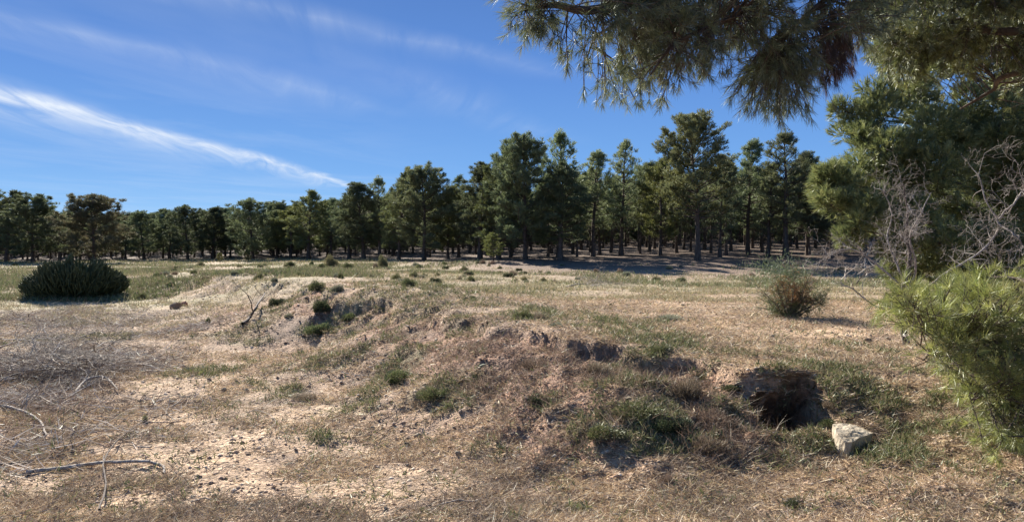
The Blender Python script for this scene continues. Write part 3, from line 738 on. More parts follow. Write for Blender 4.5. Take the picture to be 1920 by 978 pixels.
for a in [('yellow', 622, 500, 28, 22, 'round yellow-green shrub, largest in the field in front of the dark wood'),
          ('green', 653, 503, 22, 13, 'low green cushion shrub just right of the large round yellow-green one'),
          ('yellow', 719, 501, 24, 22, 'upright pale shrub at the sunlit edge of the wood shadow'),
          ('brown', 704, 503, 14, 12, 'tiny brown shrub touching the left of the upright pale shrub'),
          ('green', 595, 544, 36, 22, 'dark green domed shrub on the lip of the bank above the dark gully'),
          ('grey', 634, 546, 30, 16, 'greyish green shrub right beside the dark green domed one on the lip'),
          ('green', 766, 535, 30, 18, 'left one of the pair of round bushes in the yellow-green grass'),
          ('dark', 816, 533, 26, 18, 'dark round bush standing alone in the yellow-green grass'),
          ('grey', 752, 531, 20, 14, 'paler bush attached to the left side of the pair in the yellow-green grass'),
          ('green', 638, 521, 14, 12, 'small green bush below the low cushion shrub'),
          ('dark', 585, 497, 14, 10, 'small dark shrub left of the round yellow-green shrub'),
          ('dark', 545, 500, 16, 14, 'small upright dark shrub second left of the round yellow-green shrub'),
          ('green', 603, 503, 14, 12, 'tiny green shrub in front of the round yellow-green shrub'),
          ('dark', 886, 561, 16, 12, 'small dark herb tuft in the pale field below the pair of bushes'),
          ('green', 980, 600, 44, 24, 'low green and brown bush behind the earth mound in the centre'),
          ('brown', 1010, 600, 40, 16, 'withered brown bush behind the earth mound in the centre'),
          ('dark', 1145, 573, 14, 8, 'single dark tuft in the pale field right of the brush heap'),
          ('grey', 1040, 612, 34, 14, 'silvery dry herb on the lip behind the mound'),
          ('grey', 1250, 600, 60, 16, 'wide grey herb patch in the field left of the rust-coloured bush'),
          ('green', 1240, 660, 60, 18, 'low green mat on the terrace above the burrow'),
          ('dark', 603, 583, 52, 30, 'dark green mound of creeping leaves on the eroded bank'),
          ('dark', 520, 573, 40, 22, 'dark brownish bush at the far end of the gully'),
          ('green', 600, 622, 60, 20, 'bright green strip of weeds at the foot of the gully'),
          ('green', 655, 600, 40, 18, 'green weeds climbing the right side of the gully'),
          ('green', 391, 607, 12, 16, 'small green tuft standing alone on the bare ground by the bank foot'),
          ('green', 266, 560, 20, 14, 'green tuft just right of the cactus-like shrub'),
          ('spiky', 272, 793, 14, 18, 'tiny dark green tuft among the dead twigs in the left foreground'),
          ('green', 745, 712, 80, 26, 'bright green bush mat under the earth slope'),
          ('dark', 742, 714, 30, 18, 'dark hollow clump in the middle of the bright green mat'),
          ('green', 815, 745, 70, 24, 'green weeds on the lower slope right of the bright green mat'),
          ('dark', 1000, 755, 44, 18, 'dark green herbs at the foot of the earth slope'),
          ('green', 1200, 775, 110, 24, 'tall green weeds left of the burrow'),
          ('dark', 1262, 805, 90, 30, 'dark leafy plant spreading in front of the burrow'),
          ('green', 1130, 810, 100, 22, 'green weeds at the left foot of the slope near the foreground'),
          ('brown', 1290, 745, 80, 44, 'reddish-brown withered bush on top of the slope left of the burrow'),
          ('brown', 1330, 850, 90, 36, 'withered brown tangle below the burrow'),
          ('brown', 1000, 690, 90, 26, 'dark dry tangle in the middle of the earth slope'),
          ('brown', 1120, 700, 60, 24, 'dark dry tangle on the crest right of the middle'),
          ('brown', 575, 748, 60, 16, 'dry brown tuft on the flat ground below the gully'),
          ('brown', 1250, 905, 40, 24, 'small dry tuft in the foreground below the withered tangle'),
          ('brown', 1380, 815, 60, 26, 'dark withered tangle half covering the left side of the burrow'),
          ('brown', 1340, 790, 90, 30, 'broad rust-brown withered bush between the leafy plant and the burrow'),
          ('dark', 1375, 735, 50, 16, 'dark weeds over the left rim of the burrow'),
          ('brown', 1450, 850, 90, 14, 'flattened brown straw in front of the mouth of the burrow'),
          ('brown', 1555, 770, 40, 14, 'brown straw at the right corner of the burrow'),
          ('green', 1560, 800, 70, 12, 'green weeds between the burrow and the slab stone'),
          ('dark', 1490, 945, 46, 20, 'dark low herb in the right foreground'),
          ('green', 1700, 560, 40, 12, 'green herb near the foot of the dead tree'),
          ('grey', 540, 596, 20, 12, 'pale herb at the tip of the propped dead branch')]:
    put_bush(*a, group=G1 if a[2] < 640 else None)
random.seed(5)
KN = {'green': 'green', 'dark': 'dark green', 'yellow': 'yellowish', 'brown': 'brown', 'grey': 'grey-green'}
for i in range(120):
    px = random.uniform(20, 1000) if i < 95 else random.uniform(1000, 1600); py = random.uniform(494, 530) if px > 340 else random.uniform(496, 540)
    if px < 250 and py > 500 and 30 < px: continue
    k = random.choice(['green', 'dark', 'yellow', 'brown', 'grey', 'grey'])
    s = random.uniform(6, 16) * (1 + (py - 495) / 60)
    if px < 450: where = 'far left field behind the bank'
    elif px < 1000: where = 'far field in front of the dark wood'
    else: where = 'pale grass at right by the wood shadow'
    put_bush(k, px, py, s, s * .55, 'small %s scrub tuft in the %s' % (KN[k], where), group='scrub tufts in the ' + where)

# two pale broadleaf saplings in front of the wood
for px, hh, d, lb in [(925, 56, 45.5, 'pale yellowish young pine in front of the shaded foot of the tallest group'), (465, 22, 70, 'pale sprout at the wood edge under the dome-shaped pine'), (412, 18, 70, 'pale sprout at the wood edge left of the dome-shaped pine')]:
    x = (px - 960) / F * d; put_pine('warm', x, d, hh * d / F, hh * .75 * d / F, label=lb, cat='sapling').name = 'young_pine'

# ------------------------------------------------------------------ cactus-like shrub at left
def finger_shrub():
    p = hit(140, 566); d = p[1] + 1.0; x0 = (140 - 960) / F * d; z0 = hp(x0, d)
    root = empty('succulent_shrub', (x0, d, z0)); r = np.random.default_rng(9)
    tag(root, 'wide dark green cactus-like shrub of upright finger stems in the left field', 'succulent')
    rx = 97 * d / F; ry = rx * .7; hz = 66 * d / F
    A = Acc(); B = Acc()
    for i in range(3000):
        a = r.random() * 6.28; q = math.sqrt(r.random()); X = math.cos(a) * q; Y = math.sin(a) * q
        top = hz * math.sqrt(max(.04, 1 - (q * .93) ** 2.3)) * (.74 + .30 * r.random()) * (1 + .10 * math.sin(a * 3 + 1) + .16 * math.sin(X * 8 + 2) * math.cos(Y * 6 + X * 3)) - (.14 if r.random() < .3 else 0) + (.10 if r.random() < .12 else 0)
        e = np.array([X * rx, Y * ry, top]); ln = .16 + .26 * r.random()
        out = np.array([X * .85, Y * .6, 1.0 - .45 * q * q]) + r.normal(0, .20, 3); out = out / np.linalg.norm(out)
        b = e - out * ln - np.array([0, 0, .02]); mid = (b + e) / 2 + np.array([X, Y, -.3]) * .035
        rr = .010 + .006 * r.random()
        A.tube([b, (b + mid) / 2, mid, (mid + e) / 2, e, e + out * .03], [rr * .8, rr, rr, rr * 1.02, rr * .85, rr * .12], 6)
        if i % 4 == 0:
            B.tube([np.array([X * rx * .35, Y * ry * .35, -.05]), b * [.8, .8, .5], b], [.03, .03, rr], 5)
    ob('stem', A.mesh('finger_stems', M_euph, True), root)['kind'] = 'stuff'
    ob('base', B.mesh('woody_base', M_euph, True), root)
finger_shrub()

# ------------------------------------------------------------------ rust and green bush at right
def rust_bush():
    p = hit(1480, 594); d = p[1]; root = empty('bush', (p[0], d, p[2] - .02)); s = d / F
    tag(root, 'half-withered bush, rust-brown on top with green sprigs, alone in the sunny field', 'bush')
    global rng; old = rng; rng = np.random.default_rng(21)
    W = Acc(); G = Acc(); Br = Acc()
    for i in range(34):
        e = np.array([rng.uniform(-66, 64), rng.uniform(-50, 50), rng.uniform(35, 100)]) * s
        e[2] *= 1 - .35 * abs(e[0]) / (66 * s)
        pts = np.linspace(0, 1, 6)[:, None] * e + np.cumsum(rng.normal(0, .018, (6, 3)), 0); pts[0] = [rng.normal(0, .05), rng.normal(0, .05), 0]
        W.tube(pts, np.linspace(.013, .003, 6), 5)
        for j in range(9):
            q = pts[rng.integers(2, 6)]; e2 = q + rng.normal(0, .09, 3) + [0, 0, .03]
            W.tube([q, (q + e2) / 2 + rng.normal(0, .015, 3), e2], [.004, .003, .0015], 3)
            n = 26; P = q + (e2 - q) * rng.random((n, 1)) + rng.normal(0, .035, (n, 3))
            rust = (q[0] > -.38 * 1 and q[0] < .28 and q[2] > .22 * 1 and rng.random() < .6)
            D = nrm(rng.normal(0, 1, (n, 3)) + (e2 - q) * 5)
            if rust: Br.blades(P, D, .035 + .03 * rng.random(n), .003, rng.normal(0, .3, (n, 3)), palette([(.30, .14, .055), (.22, .10, .045), (.38, .20, .08), (.13, .07, .04)], n))
            else: G.blades(P, D, .045 + .05 * rng.random(n), .0028, rng.normal(0, .3, (n, 3)), palette([(.11, .14, .06), (.17, .20, .09), (.10, .125, .055), (.14, .13, .07)], n))
    n = 2000; c = np.array([rng.normal(0, 30, n), rng.normal(-5, 16, n), 84 + rng.normal(0, 15, n)]).T * s; c[:, 0] -= 18 * s
    G.blades(c, nrm(rng.normal(0, .5, (n, 3)) + [0, 0, .8]), .06, .0028, rng.normal(0, .2, (n, 3)), palette([(.13, .17, .09), (.17, .2, .11)], n))
    ob('branches', W.mesh('branches', M_deaddark, True), root); ob('green_leaves', G.mesh('green_leaves', M_shrub), root); ob('withered_leaves', Br.mesh('withered_leaves', M_shrub), root)
    rng = old
rust_bush()

# ------------------------------------------------------------------ near pine wood: needles one by one
def shoots(A, P, D, Ls, nn, L, Wd, pal, sag=.15, jit=.18, tipgold=None):
    n = len(P); P2 = np.repeat(P, nn, 0); D2 = np.repeat(D, nn, 0); t = rng.random((n * nn, 1)) ** .7
    a = (1.25 - .75 * t) * (.45 + .65 * rng.random((n * nn, 1)))
    d = nrm(D2 * np.cos(a) + rperp(D2) * np.sin(a) - np.array([0, 0, sag]) * (.5 + rng.random((n * nn, 1))))
    cp = np.repeat(palette(pal, n, jit), nn, 0) * (1 + rng.normal(0, .12, (n * nn, 1)))
    ll = L * (.7 + .45 * rng.random(n * nn))
    A.blades(P2 + D2 * t * Ls, d, ll, Wd, rng.normal(0, .05, (n * nn, 3)) + np.array([0, 0, -.25 * sag]), np.clip(cp, .01, 1))
def inpoly(x, y, poly):
    c = False; j = len(poly) - 1
    for i in range(len(poly)):
        if (poly[i][1] > y) != (poly[j][1] > y) and x < (poly[j][0] - poly[i][0]) * (y - poly[i][1]) / (poly[j][1] - poly[i][1]) + poly[i][0]: c = not c
        j = i
    return c
def fillpoly(poly, n, dmin, dmax, r):
    xs_ = [p[0] for p in poly]; ys_ = [p[1] for p in poly]; out = []
    while len(out) < n:
        x = r.uniform(min(xs_), max(xs_)); y = r.uniform(min(ys_), max(ys_))
        if inpoly(x, y, poly): out.append((at(x, y, r.uniform(dmin, dmax)), x, y))
    return out
def fillclust(poly, nc, per, dmin, dmax, r, rad=.10):
    out = []
    for c, px, py in fillpoly(poly, nc, dmin, dmax, r):
        for k in range(per): out.append((c + r.normal(0, rad, 3) * [1, 1, .8] + [0, 0, -.02], px, py))
    return out
def foliage(W, Fo, ends, spine, pal, nsh, nn, L, Wd, r, sag=.15, droop=.25, twig=.006, Ls=.055, reach=.9):
    """twigs from the nearest bough to each end, shoots along their outer part"""
    spine = np.asarray(spine); SP, SD = [], []
    for e, px, py in ends:
        dd = np.linalg.norm(spine - e + np.array([0, 0, -.25]), axis=1); b = spine[np.argmin(dd + r.random(len(dd)) * .25)]
        v = e - b; l = np.linalg.norm(v)
        if l > reach: b = e - v / l * reach; l = reach
        v = e - b; mid = b + v * .5 + np.array([0, 0, droop * l * .5]) + r.normal(0, .05, 3) * l
        s = np.linspace(0, 1, 6)[:, None]
        pts = (1 - s) ** 2 * b + 2 * s * (1 - s) * mid + s ** 2 * e
        W.tube(pts, np.linspace(twig, .002, 6), 4)
        dr = nrm(pts[-1] - pts[-3])
        for j in range(nsh):
            q = pts[2] + (pts[-1] - pts[2]) * (j + 1) / nsh if j < nsh - 1 else pts[-1]
            i = min(5, 2 + int(3 * (j + 1) / nsh)); q = pts[i]
            sd_ = nrm(dr + r.normal(0, .65, 3) * (j < nsh - 1)); ln = 0 if j == nsh - 1 else .05 + .10 * r.random()
            q2 = q + sd_ * ln
            if ln: W.tube([q, q2], [.003, .002], 3)
            SP.append(q2 - sd_ * .02); SD.append(sd_)
    shoots(Fo, np.array(SP), np.array(SD), Ls, nn, L, Wd, pal, sag)
def spl(pts, n=24):
    pts = np.asarray(pts, float); t = np.linspace(0, len(pts) - 1, n)
    o = []
    for u in t:
        i = min(int(u), len(pts) - 2); f = u - i
        p0 = pts[max(i - 1, 0)]; p1 = pts[i]; p2 = pts[i + 1]; p3 = pts[min(i + 2, len(pts) - 1)]
        o.append(.5 * (2 * p1 + (p2 - p0) * f + (2 * p0 - 5 * p1 + 4 * p2 - p3) * f * f + (3 * p1 - p0 - 3 * p2 + p3) * f ** 3))
    return np.array(o)

NEARD = [(.115, .14, .068), (.145, .17, .08), (.09, .112, .058), (.18, .20, .10), (.15, .16, .09)]
NEARG = [(.23, .26, .065), (.29, .315, .085), (.18, .21, .06), (.35, .36, .11), (.20, .21, .08)]
def overhang():
    global rng; old = rng; rng = np.random.default_rng(31); r = rng
    tx, ty = 7.6, 7.2; root = empty('overhanging_pine', (tx, ty, hp(tx, ty))); o = np.array([tx, ty, hp(tx, ty)])
    tag(root, 'near pine whose dark drooping boughs hang into the top of the photo from the right', 'tree')
    T = Acc(); zt = 8.5
    T.tube(spl([(0, 0, -.3), (.05, 0, 1.5), (-.1, .1, 3.5), (0, .1, 6), (.1, 0, zt)], 16), np.linspace(.2, .05, 16), 12)
    def o2(l): return [np.asarray(p) - o for p in l]
    B = []
    def bough(px, r0, r1=.012):
        pts = spl([np.array([tx, ty, px[0][3] if len(px[0]) > 3 else 4.2])] + [at(a[0], a[1], a[2]) for a in px[1:]], 26)
        T.tube(pts - o, np.linspace(r0, r1, 26), 7); B.append(pts); return pts
    b1 = bough([(0, 0, 0, 4.4), (1650, -60, 6.6), (1450, -40, 6.0), (1250, -10, 5.6), (1110, 20, 5.3), (1040, 10, 5.2), (985, 20, 5.2)], .075)
    b2 = bough([(0, 0, 0, 4.9), (1700, -140, 6.9), (1500, -150, 6.5), (1300, -130, 6.2), (1120, -110, 5.9), (1000, -80, 5.7)], .065)
    b3 = bough([(0, 0, 0, 4.2), (1780, -90, 6.7), (1600, -30, 6.1), (1500, 40, 5.8), (1450, 110, 5.6)], .045, .006)
    b4 = bough([(0, 0, 0, 4.4), (1500, -30, 6.0), (1380, 30, 5.5), (1270, 80, 5.3), (1220, 140, 5.2)], .035, .006)
    b5 = bough([(0, 0, 0, 4.4), (1400, -20, 6.2), (1250, 10, 6.1), (1130, 60, 5.9), (1100, 110, 5.8)], .03, .005)
    b6 = bough([(0, 0, 0, 3.9), (1900, 60, 8.3), (1800, 40, 8.6), (1700, 60, 8.8), (1650, 80, 8.9)], .06, .01)
    b7 = bough([(0, 0, 0, 4.6), (1900, -60, 8.1), (1800, -80, 8.4), (1680, -60, 8.6)], .06, .01)
    b8 = bough([(0, 0, 0, 3.6), (1920, 135, 8.8), (1860, 170, 9.2), (1800, 205, 9.5)], .05, .01)
    sp1 = np.concatenate([b1[5:], b2[5:], b3[5:], b4[4:], b5[6:]]) - o
    W = T; Fo = Acc()
    poly = [(962, 20), (1005, 85), (1060, 110), (1100, 140), (1125, 170), (1160, 185), (1200, 215), (1250, 195), (1290, 165), (1340, 120), (1375, 110), (1560, 120), (1640, 95), (1700, -60), (1690, -230), (970, -200)]
    E = fillclust(poly, 105, 6, 4.9, 6.6, r, .085)
    core = [(1120, 10), (1180, 120), (1240, 160), (1330, 110), (1400, 60), (1640, 60), (1650, -60), (1150, -60)]
    E += fillclust(core, 40, 6, 5.2, 6.8, r, .09)
    E += fillpoly([(965, 0), (960, 40), (1000, 70), (1050, 40), (1040, -10)], 26, 5.0, 5.4, r)
    E = [(e - o, a, b) for e, a, b in E]
    foliage(W, Fo, E, sp1, NEARD, 4, 27, .095, .0015, r, sag=.10, droop=.3, twig=.0055, reach=.55)
    # loose hanging tresses right of the gap
    E = fillclust([(1400, 140), (1395, 190), (1425, 205), (1480, 215), (1525, 180), (1545, 110), (1440, 100)], 22, 5, 5.3, 6.0, r, .06)
    E = [(e - o, a, b) for e, a, b in E]
    foliage(W, Fo, E, b3[8:] - o + np.array([0, 0, .15]), NEARD, 4, 26, .10, .0014, r, sag=.12, droop=.2, twig=.004, reach=.6)
    # right upper mass
    poly = [(1640, 20), (1640, 90), (1680, 120), (1730, 140), (1800, 120), (1860, 130), (1930, 150), (2150, 140), (2150, -220), (1640, -220)]
    E = [(e - o, a, b) for e, a, b in fillclust(poly, 190, 9, 7.8, 9.8, r, .15)]
    foliage(W, Fo, E, np.concatenate([b6[6:], b7[6:], b8[6:]]) - o, NEARD + GRN['warm'] * 2, 6, 24, .09, .0024, r, sag=.03, droop=.1, twig=.007, reach=.8)
    # dead brown tassels
    Bn = Acc(); E = [(e - o, a, b) for e, a, b in fillpoly([(1540, 60), (1545, 165), (1560, 150), (1600, 120), (1620, 40)], 50, 5.6, 6.1, r)]
    foliage(W, Bn, E, sp1, [(.10, .05, .03), (.07, .04, .028)], 4, 26, .09, .0012, r, sag=1.2, droop=.1, twig=.004, reach=.4)
    E = [(e - o, a, b) for e, a, b in fillpoly([(1180, 30), (1200, 120), (1380, 110), (1360, 20)], 30, 5.2, 5.8, r)]
    foliage(W, Bn, E, sp1, [(.10, .06, .04), (.08, .05, .035)], 3, 18, .08, .0012, r, sag=.5, twig=.004, reach=.4)
    ob('trunk', T.mesh('trunk', M_bark, True), root); ob('foliage', Fo.mesh('foliage', M_near), root); ob('withered_needles', Bn.mesh('withered_needles', M_near), root)
    rng = old
overhang()

def big_pine():
    """dense billowing pine behind, at the right"""
    global rng; old = rng; rng = np.random.default_rng(33); r = rng
    tx, ty = 11.2, 16.2; o = np.array([tx, ty, hp(tx, ty)]); root = empty('large_pine', tuple(o))
    tag(root, 'big dense olive-green pine filling the right edge behind the bare dead tree', 'tree')
    T = Acc(); T.tube(spl([(0, 0, -.3), (-.1, 0, 2), (.1, .1, 4.5), (0, 0, 8)], 14), np.linspace(.22, .05, 14), 10)
    Fo = Acc()
    MS = [(1575, 345, 52, 14), (1640, 300, 75, 14.4), (1655, 225, 58, 15), (1608, 262, 48, 15), (1735, 262, 80, 15), (1850, 290, 95, 15.6), (1700, 350, 85, 14.2), (1800, 390, 95, 15), (1905, 400, 95, 15),
          (1562, 385, 38, 13.6), (1625, 395, 55, 13.4), (1665, 445, 48, 13), (1762, 455, 52, 12.8), (1850, 470, 62, 13), (1935, 480, 70, 14), (1600, 330, 60, 15), (1760, 330, 70, 14),
          (2030, 250, 150, 16), (2030, 420, 130, 15.5), (1700, 180, 50, 15.5), (1790, 215, 70, 15.5), (1640, 175, 38, 15.2), (1790, 110, 90, 16.5), (1900, 150, 80, 17), (1700, 100, 60, 16), (1850, 20, 120, 16.5), (1720, 10, 80, 16),
          (1980, 60, 140, 17), (1800, -110, 150, 16.5), (1950, -100, 150, 17), (1880, 225, 70, 14.6), (1730, 490, 50, 13.4), (1810, 505, 50, 13.4), (1560, 360, 45, 14), (1600, 430, 40, 13.2), (1700, 420, 60, 13.6), (1690, 510, 35, 13.4), (1880, 520, 50, 13.4), (1590, 210, 35, 15.2), (1700, 300, 70, 14.6), (1790, 300, 70, 14.8), (1900, 330, 80, 15)]
    for px, py, rp, d in MS:
        c = at(px, py, d) - o; R0 = rp * d / F
        k0 = spl([np.array([0, 0, max(.8, c[2] - .8 - r.random())]), c * [.55, .55, 1] + [0, 0, -.25], c], 8)
        T.tube(k0, np.linspace(.06, .012, 8), 5)
        n = int(1150 * R0 ** 2) + 100
        # sub-lobes give the billows
        nl = 9; lc = nrm(r.normal(0, 1, (nl, 3))) * R0 * .62; lr = R0 * (.34 + .22 * r.random(nl))
        which = r.integers(0, nl, n); u = nrm(r.normal(0, 1, (n, 3)) + [0, 0, .25])
        P = c + lc[which] * [1, 1, .85] + u * lr[which][:, None] * (.55 + .5 * r.random((n, 1))) * [1, 1, .8]
        D = nrm(u + np.array([0, 0, .45]) + nrm(lc[which]) * .5 + r.normal(0, .25, (n, 3)))
        sprays(Fo, P, D, 17, .12, .0058, [(.165, .195, .07), (.205, .235, .085), (.125, .155, .06), (.25, .265, .10)], .75)
        for j in range(nl): T.tube([c, c + lc[j] * .9], [.014, .005], 4)
    ob('trunk', T.mesh('trunk', M_bark, True), root); ob('crown', Fo.mesh('crown', M_near), root); rng = old
big_pine()

def near_green():
    global rng; old = rng; rng = np.random.default_rng(35); r = rng
    tx, ty = 4.75, 5.4; o = np.array([tx, ty, hp(tx, ty)]); root = empty('young_pine', tuple(o))
    tag(root, 'young pine with bright yellow-green needles reaching in at the lower right edge', 'tree')
    T = Acc(); T.tube(spl([(0, 0, -.2), (.05, 0, .7), (-.02, .05, 1.6), (.1, 0, 2.6)], 12), np.linspace(.06, .02, 12), 8)
    Bs = []
    for pts, r0 in [([(1950, 560, 5.2), (1850, 560, 5.3), (1750, 580, 5.5), (1660, 548, 5.7)], .016), ([(1960, 640, 5.2), (1860, 640, 5.0), (1770, 650, 5.0), (1730, 675, 5.0)], .016),
                    ([(1960, 700, 5.1), (1880, 720, 4.8), (1820, 750, 4.7)], .014), ([(1950, 740, 5.0), (1900, 790, 4.6), (1870, 840, 4.5)], .014), ([(1960, 540, 5.3), (1900, 520, 5.6), (1840, 520, 5.9)], .012),
                    ([(1960, 620, 5.4), (1880, 600, 5.8), (1800, 610, 6.1)], .012)]:
        p = spl([o + [0, 0, (CAMZ - o[2]) + (462 - pts[0][1]) / F * 5.2 - .15]] + [at(*q) for q in pts], 18); T.tube(p - o, np.linspace(r0, .004, 18), 6); Bs.append(p - o)
    Fo = Acc()
    poly = [(1655, 545), (1690, 565), (1735, 592), (1765, 620), (1762, 650), (1765, 680), (1815, 705), (1825, 745), (1855, 780), (1870, 820), (1930, 850), (2100, 840), (2100, 500), (1925, 505), (1880, 520), (1850, 515), (1820, 535), (1760, 535), (1700, 545)]
    E = [(e - o, a, b) for e, a, b in fillclust(poly, 150, 5, 4.4, 6.0, r, .06)]
    E += [(e - o, a, b) for e, a, b in fillpoly([(1890, 225), (1880, 260), (1900, 330), (1990, 340), (1990, 220)], 40, 6.5, 7.2, r)] * 0
    foliage(T, Fo, E, np.concatenate(Bs), NEARG + [(.26, .24, .10)], 6, 26, .085, .0012, r, sag=-.05, droop=-.15, twig=.005, reach=.5)
    ob('trunk', T.mesh('trunk', M_bark, True), root); ob('foliage', Fo.mesh('foliage', M_near), root); rng = old
near_green()

# ------------------------------------------------------------------ dead wood
def crooked(A, p0, d, ln, r0, depth, r, jit=.30, nb=3, up=.0, k=5, minr=.0015):
    m = max(4, int(ln / .09)); pts = [p0]; dd = np.array(d, float)
    for i in range(m):
        dd = nrm(dd + r.normal(0, jit, 3) + np.array([0, 0, up])); pts.append(pts[-1] + dd * ln / m)
    pts = np.array(pts); rad = np.linspace(r0, max(r0 * .35, minr), len(pts)); A.tube(pts, rad, k)
    if depth > 0:
        for j in range(nb):
            i = int(r.integers(max(1, len(pts) // 3), len(pts))); q = nrm(nrm(pts[min(i + 1, len(pts) - 1)] - pts[i - 1]) + r.normal(0, .75, 3))
            crooked(A, pts[i], q, ln * (.45 + .3 * r.random()), rad[i] * .65, depth - 1, r, jit, nb, up, max(3, k - 1), minr)
def dead_tree():
    r = np.random.default_rng(51); p = hit(1702, 648); d = p[1]; o = p; root = empty('dead_tree', tuple(p)); A = Acc(); B = Acc()
    tag(root, 'leafless dead tree with crooked pale grey branches and dark stem at right', 'dead tree')
    def path(l, r0, r1, mesh, depth=2, nb=4, L=.34):
        P = spl([at(a, b, d + (c if len(q) > 2 else 0)) if True else 0 for q in l for a, b, c in [(q[0], q[1], q[2] if len(q) > 2 else 0)]], 22) - o
        P += np.cumsum(r.normal(0, .006, P.shape), 0); rad = np.linspace(r0, r1, 22); mesh.tube(P, rad, 7)
        for j in range(int(nb * 2.2)):
            i = int(r.integers(5, 22)); q = nrm(nrm(P[min(i + 1, 21)] - P[i - 1]) * .6 + r.normal(0, .8, 3) + [0, 0, .25])
            crooked(B, P[i], q, L * (.4 + .7 * r.random()), max(rad[i] * .38, .004), depth, r, .38, 4, .03)
    T0 = [(1702, 655), (1698, 610), (1700, 560), (1703, 520)]
    path(T0, .042, .032, A, 1, 1)
    path([(1703, 525), (1706, 480), (1698, 430), (1700, 390), (1690, 340)], .028, .007, A, 2, 9, .30)
    path([(1700, 540), (1685, 500), (1668, 450, .1), (1672, 400, .2), (1655, 350, .2)], .015, .004, B, 2, 8, .30)
    path([(1703, 535), (1720, 500, -.1), (1708, 440, -.2), (1730, 400, -.3), (1745, 360, -.2)], .015, .004, B, 2, 8, .30)
    path([(1715, 560), (1760, 520, -.2), (1800, 490, -.3), (1850, 455, -.3), (1872, 410, -.3), (1850, 370, -.3), (1835, 320, -.2)], .014, .006, B, 2, 7, .5)
    path([(1872, 410, -.3), (1900, 380, -.4), (1920, 350, -.4), (1950, 330, -.4)], .012, .006, B, 2, 5, .5)
    path([(1870, 415, -.3), (1905, 440, -.5), (1930, 470, -.5)], .011, .005, B, 2, 4, .4)
    path([(1703, 545), (1650, 500, .2), (1600, 470, .3), (1560, 480, .4), (1530, 500, .4)], .012, .004, B, 2, 7, .3)
    path([(1700, 560), (1650, 570, -.1), (1600, 540, -.2), (1575, 530, -.2)], .012, .004, B, 1, 3, .3)
    path([(1700, 550), (1740, 580, .1), (1765, 600, .2)], .012, .004, B, 1, 3, .3)
    ob('trunk', A.mesh('dead_trunk', M_deaddark, True), root); ob('branches', B.mesh('dead_branches', M_deadgrey, True), root)
    # near dead sprigs in front of the young pine
    for px, py, dd, l, lb in [(1915, 600, 4.9, [(1930, 590), (1905, 600), (1895, 615), (1870, 640), (1810, 660)], 'bleached dead twig caught in the needles of the young pine')]:
        A = Acc(); P = spl([at(a, b, dd) for a, b in l], 16); b0 = P[0].copy(); A.tube(P - b0, np.linspace(.008, .003, 16), 5)
        for j in range(7): crooked(A, P[3 + j * 2 - (j // 3)] - b0, r.normal(0, 1, 3), .22, .003, 1, r)
        q = ob('dead_twig', A.mesh('dead_twig', M_dead, True)); q.location = b0; tag(q, lb, 'twig')
dead_tree()

def branch(pts, r0, r1, lb, mat=None, side=3, sl=.3, dark=False, lift=.02, name='dead_branch', seed=0, group=None, cat='branch', depth=1):
    """a fallen branch lying along pixels of the ground; third value lifts it"""
    r = np.random.default_rng(seed + 100); P = []
    for q in pts:
        p = hit(q[0], q[1]); p[2] += (q[2] if len(q) > 2 else 0) + lift; P.append(p)
    P = spl(P, 20); L = np.linalg.norm(P[-1] - P[0]); P = P + np.cumsum(r.normal(0, .004, P.shape), 0) * [1, 1, .4]
    hh = h(P[:, 0], P[:, 1]); P[:, 2] = np.maximum(P[:, 2], hh + .4 * r0)
    o = P[0].copy(); A = Acc(); rad = np.linspace(r0, r1, 20); A.tube(P - o, rad, 7)
    for j in range(side):
        i = int(r.integers(4, 19)); q = nrm(nrm(P[i + 1] - P[i]) * .7 + r.normal(0, .7, 3) * [1, 1, .25] + [0, 0, .12])
        crooked(A, P[i] - o, q, sl * (.5 + r.random()), max(.0025, rad[i] * .5), depth, r, .22, 2)
    ob_ = ob(name, A.mesh(name, mat or (M_deaddark if dark else M_dead), True)); ob_.location = o; return tag(ob_, lb, cat, group)
branch([(52, 890), (120, 884), (190, 875), (280, 872)], .016, .011, 'thick pale bare branch lying straight in the left foreground', side=2, sl=.12, seed=1)
branch([(278, 872), (295, 878), (308, 894)], .013, .008, 'short bent pale stub at the right end of the thick straight branch', side=0, seed=2)
branch([(0, 876), (70, 865), (130, 851), (175, 846)], .012, .005, 'long dark thin branch above the thick straight one', side=3, sl=.3, seed=3, dark=True)
branch([(185, 968), (195, 920), (190, 880), (215, 835), (265, 798), (310, 785)], .007, .003, 'dark wiry twig crossing over the thick straight branch', side=3, sl=.25, seed=4, dark=True, lift=.04)
branch([(-30, 768), (20, 772), (55, 785), (80, 805), (90, 825)], .016, .007, 'pale arched branch at the left edge of the foreground', side=3, sl=.2, seed=5, lift=.04)
branch([(140, 742, .02), (165, 726, .08), (200, 724, .08), (222, 738, .02)], .015, .007, 'short thick arched branch below the brush pile', side=2, sl=.2, seed=6)
branch([(20, 768), (80, 752), (140, 738)], .009, .006, 'thin dark stick running to the short thick arched branch', side=3, sl=.2, seed=7, dark=True)
branch([(372, 742), (345, 750), (330, 760), (308, 775), (312, 785), (330, 795)], .0045, .003, 'thin white zigzag twig on the bare soil', side=1, sl=.06, seed=8)
branch([(330, 796), (270, 795), (200, 790), (140, 785)], .0045, .004, 'long thin grey twig pointing at the white zigzag twig', side=3, sl=.15, seed=9)
branch([(460, 778), (485, 774), (508, 783), (516, 798), (500, 815)], .0045, .0025, 'hook-shaped pale twig alone on the bare soil', side=1, sl=.08, seed=10)
branch([(455, 612), (470, 600), (485, 585, .1), (498, 572, .25)], .030, .014, 'forked dead branch propped up at the foot of the gully', side=5, sl=.5, seed=11, dark=True, lift=.04)
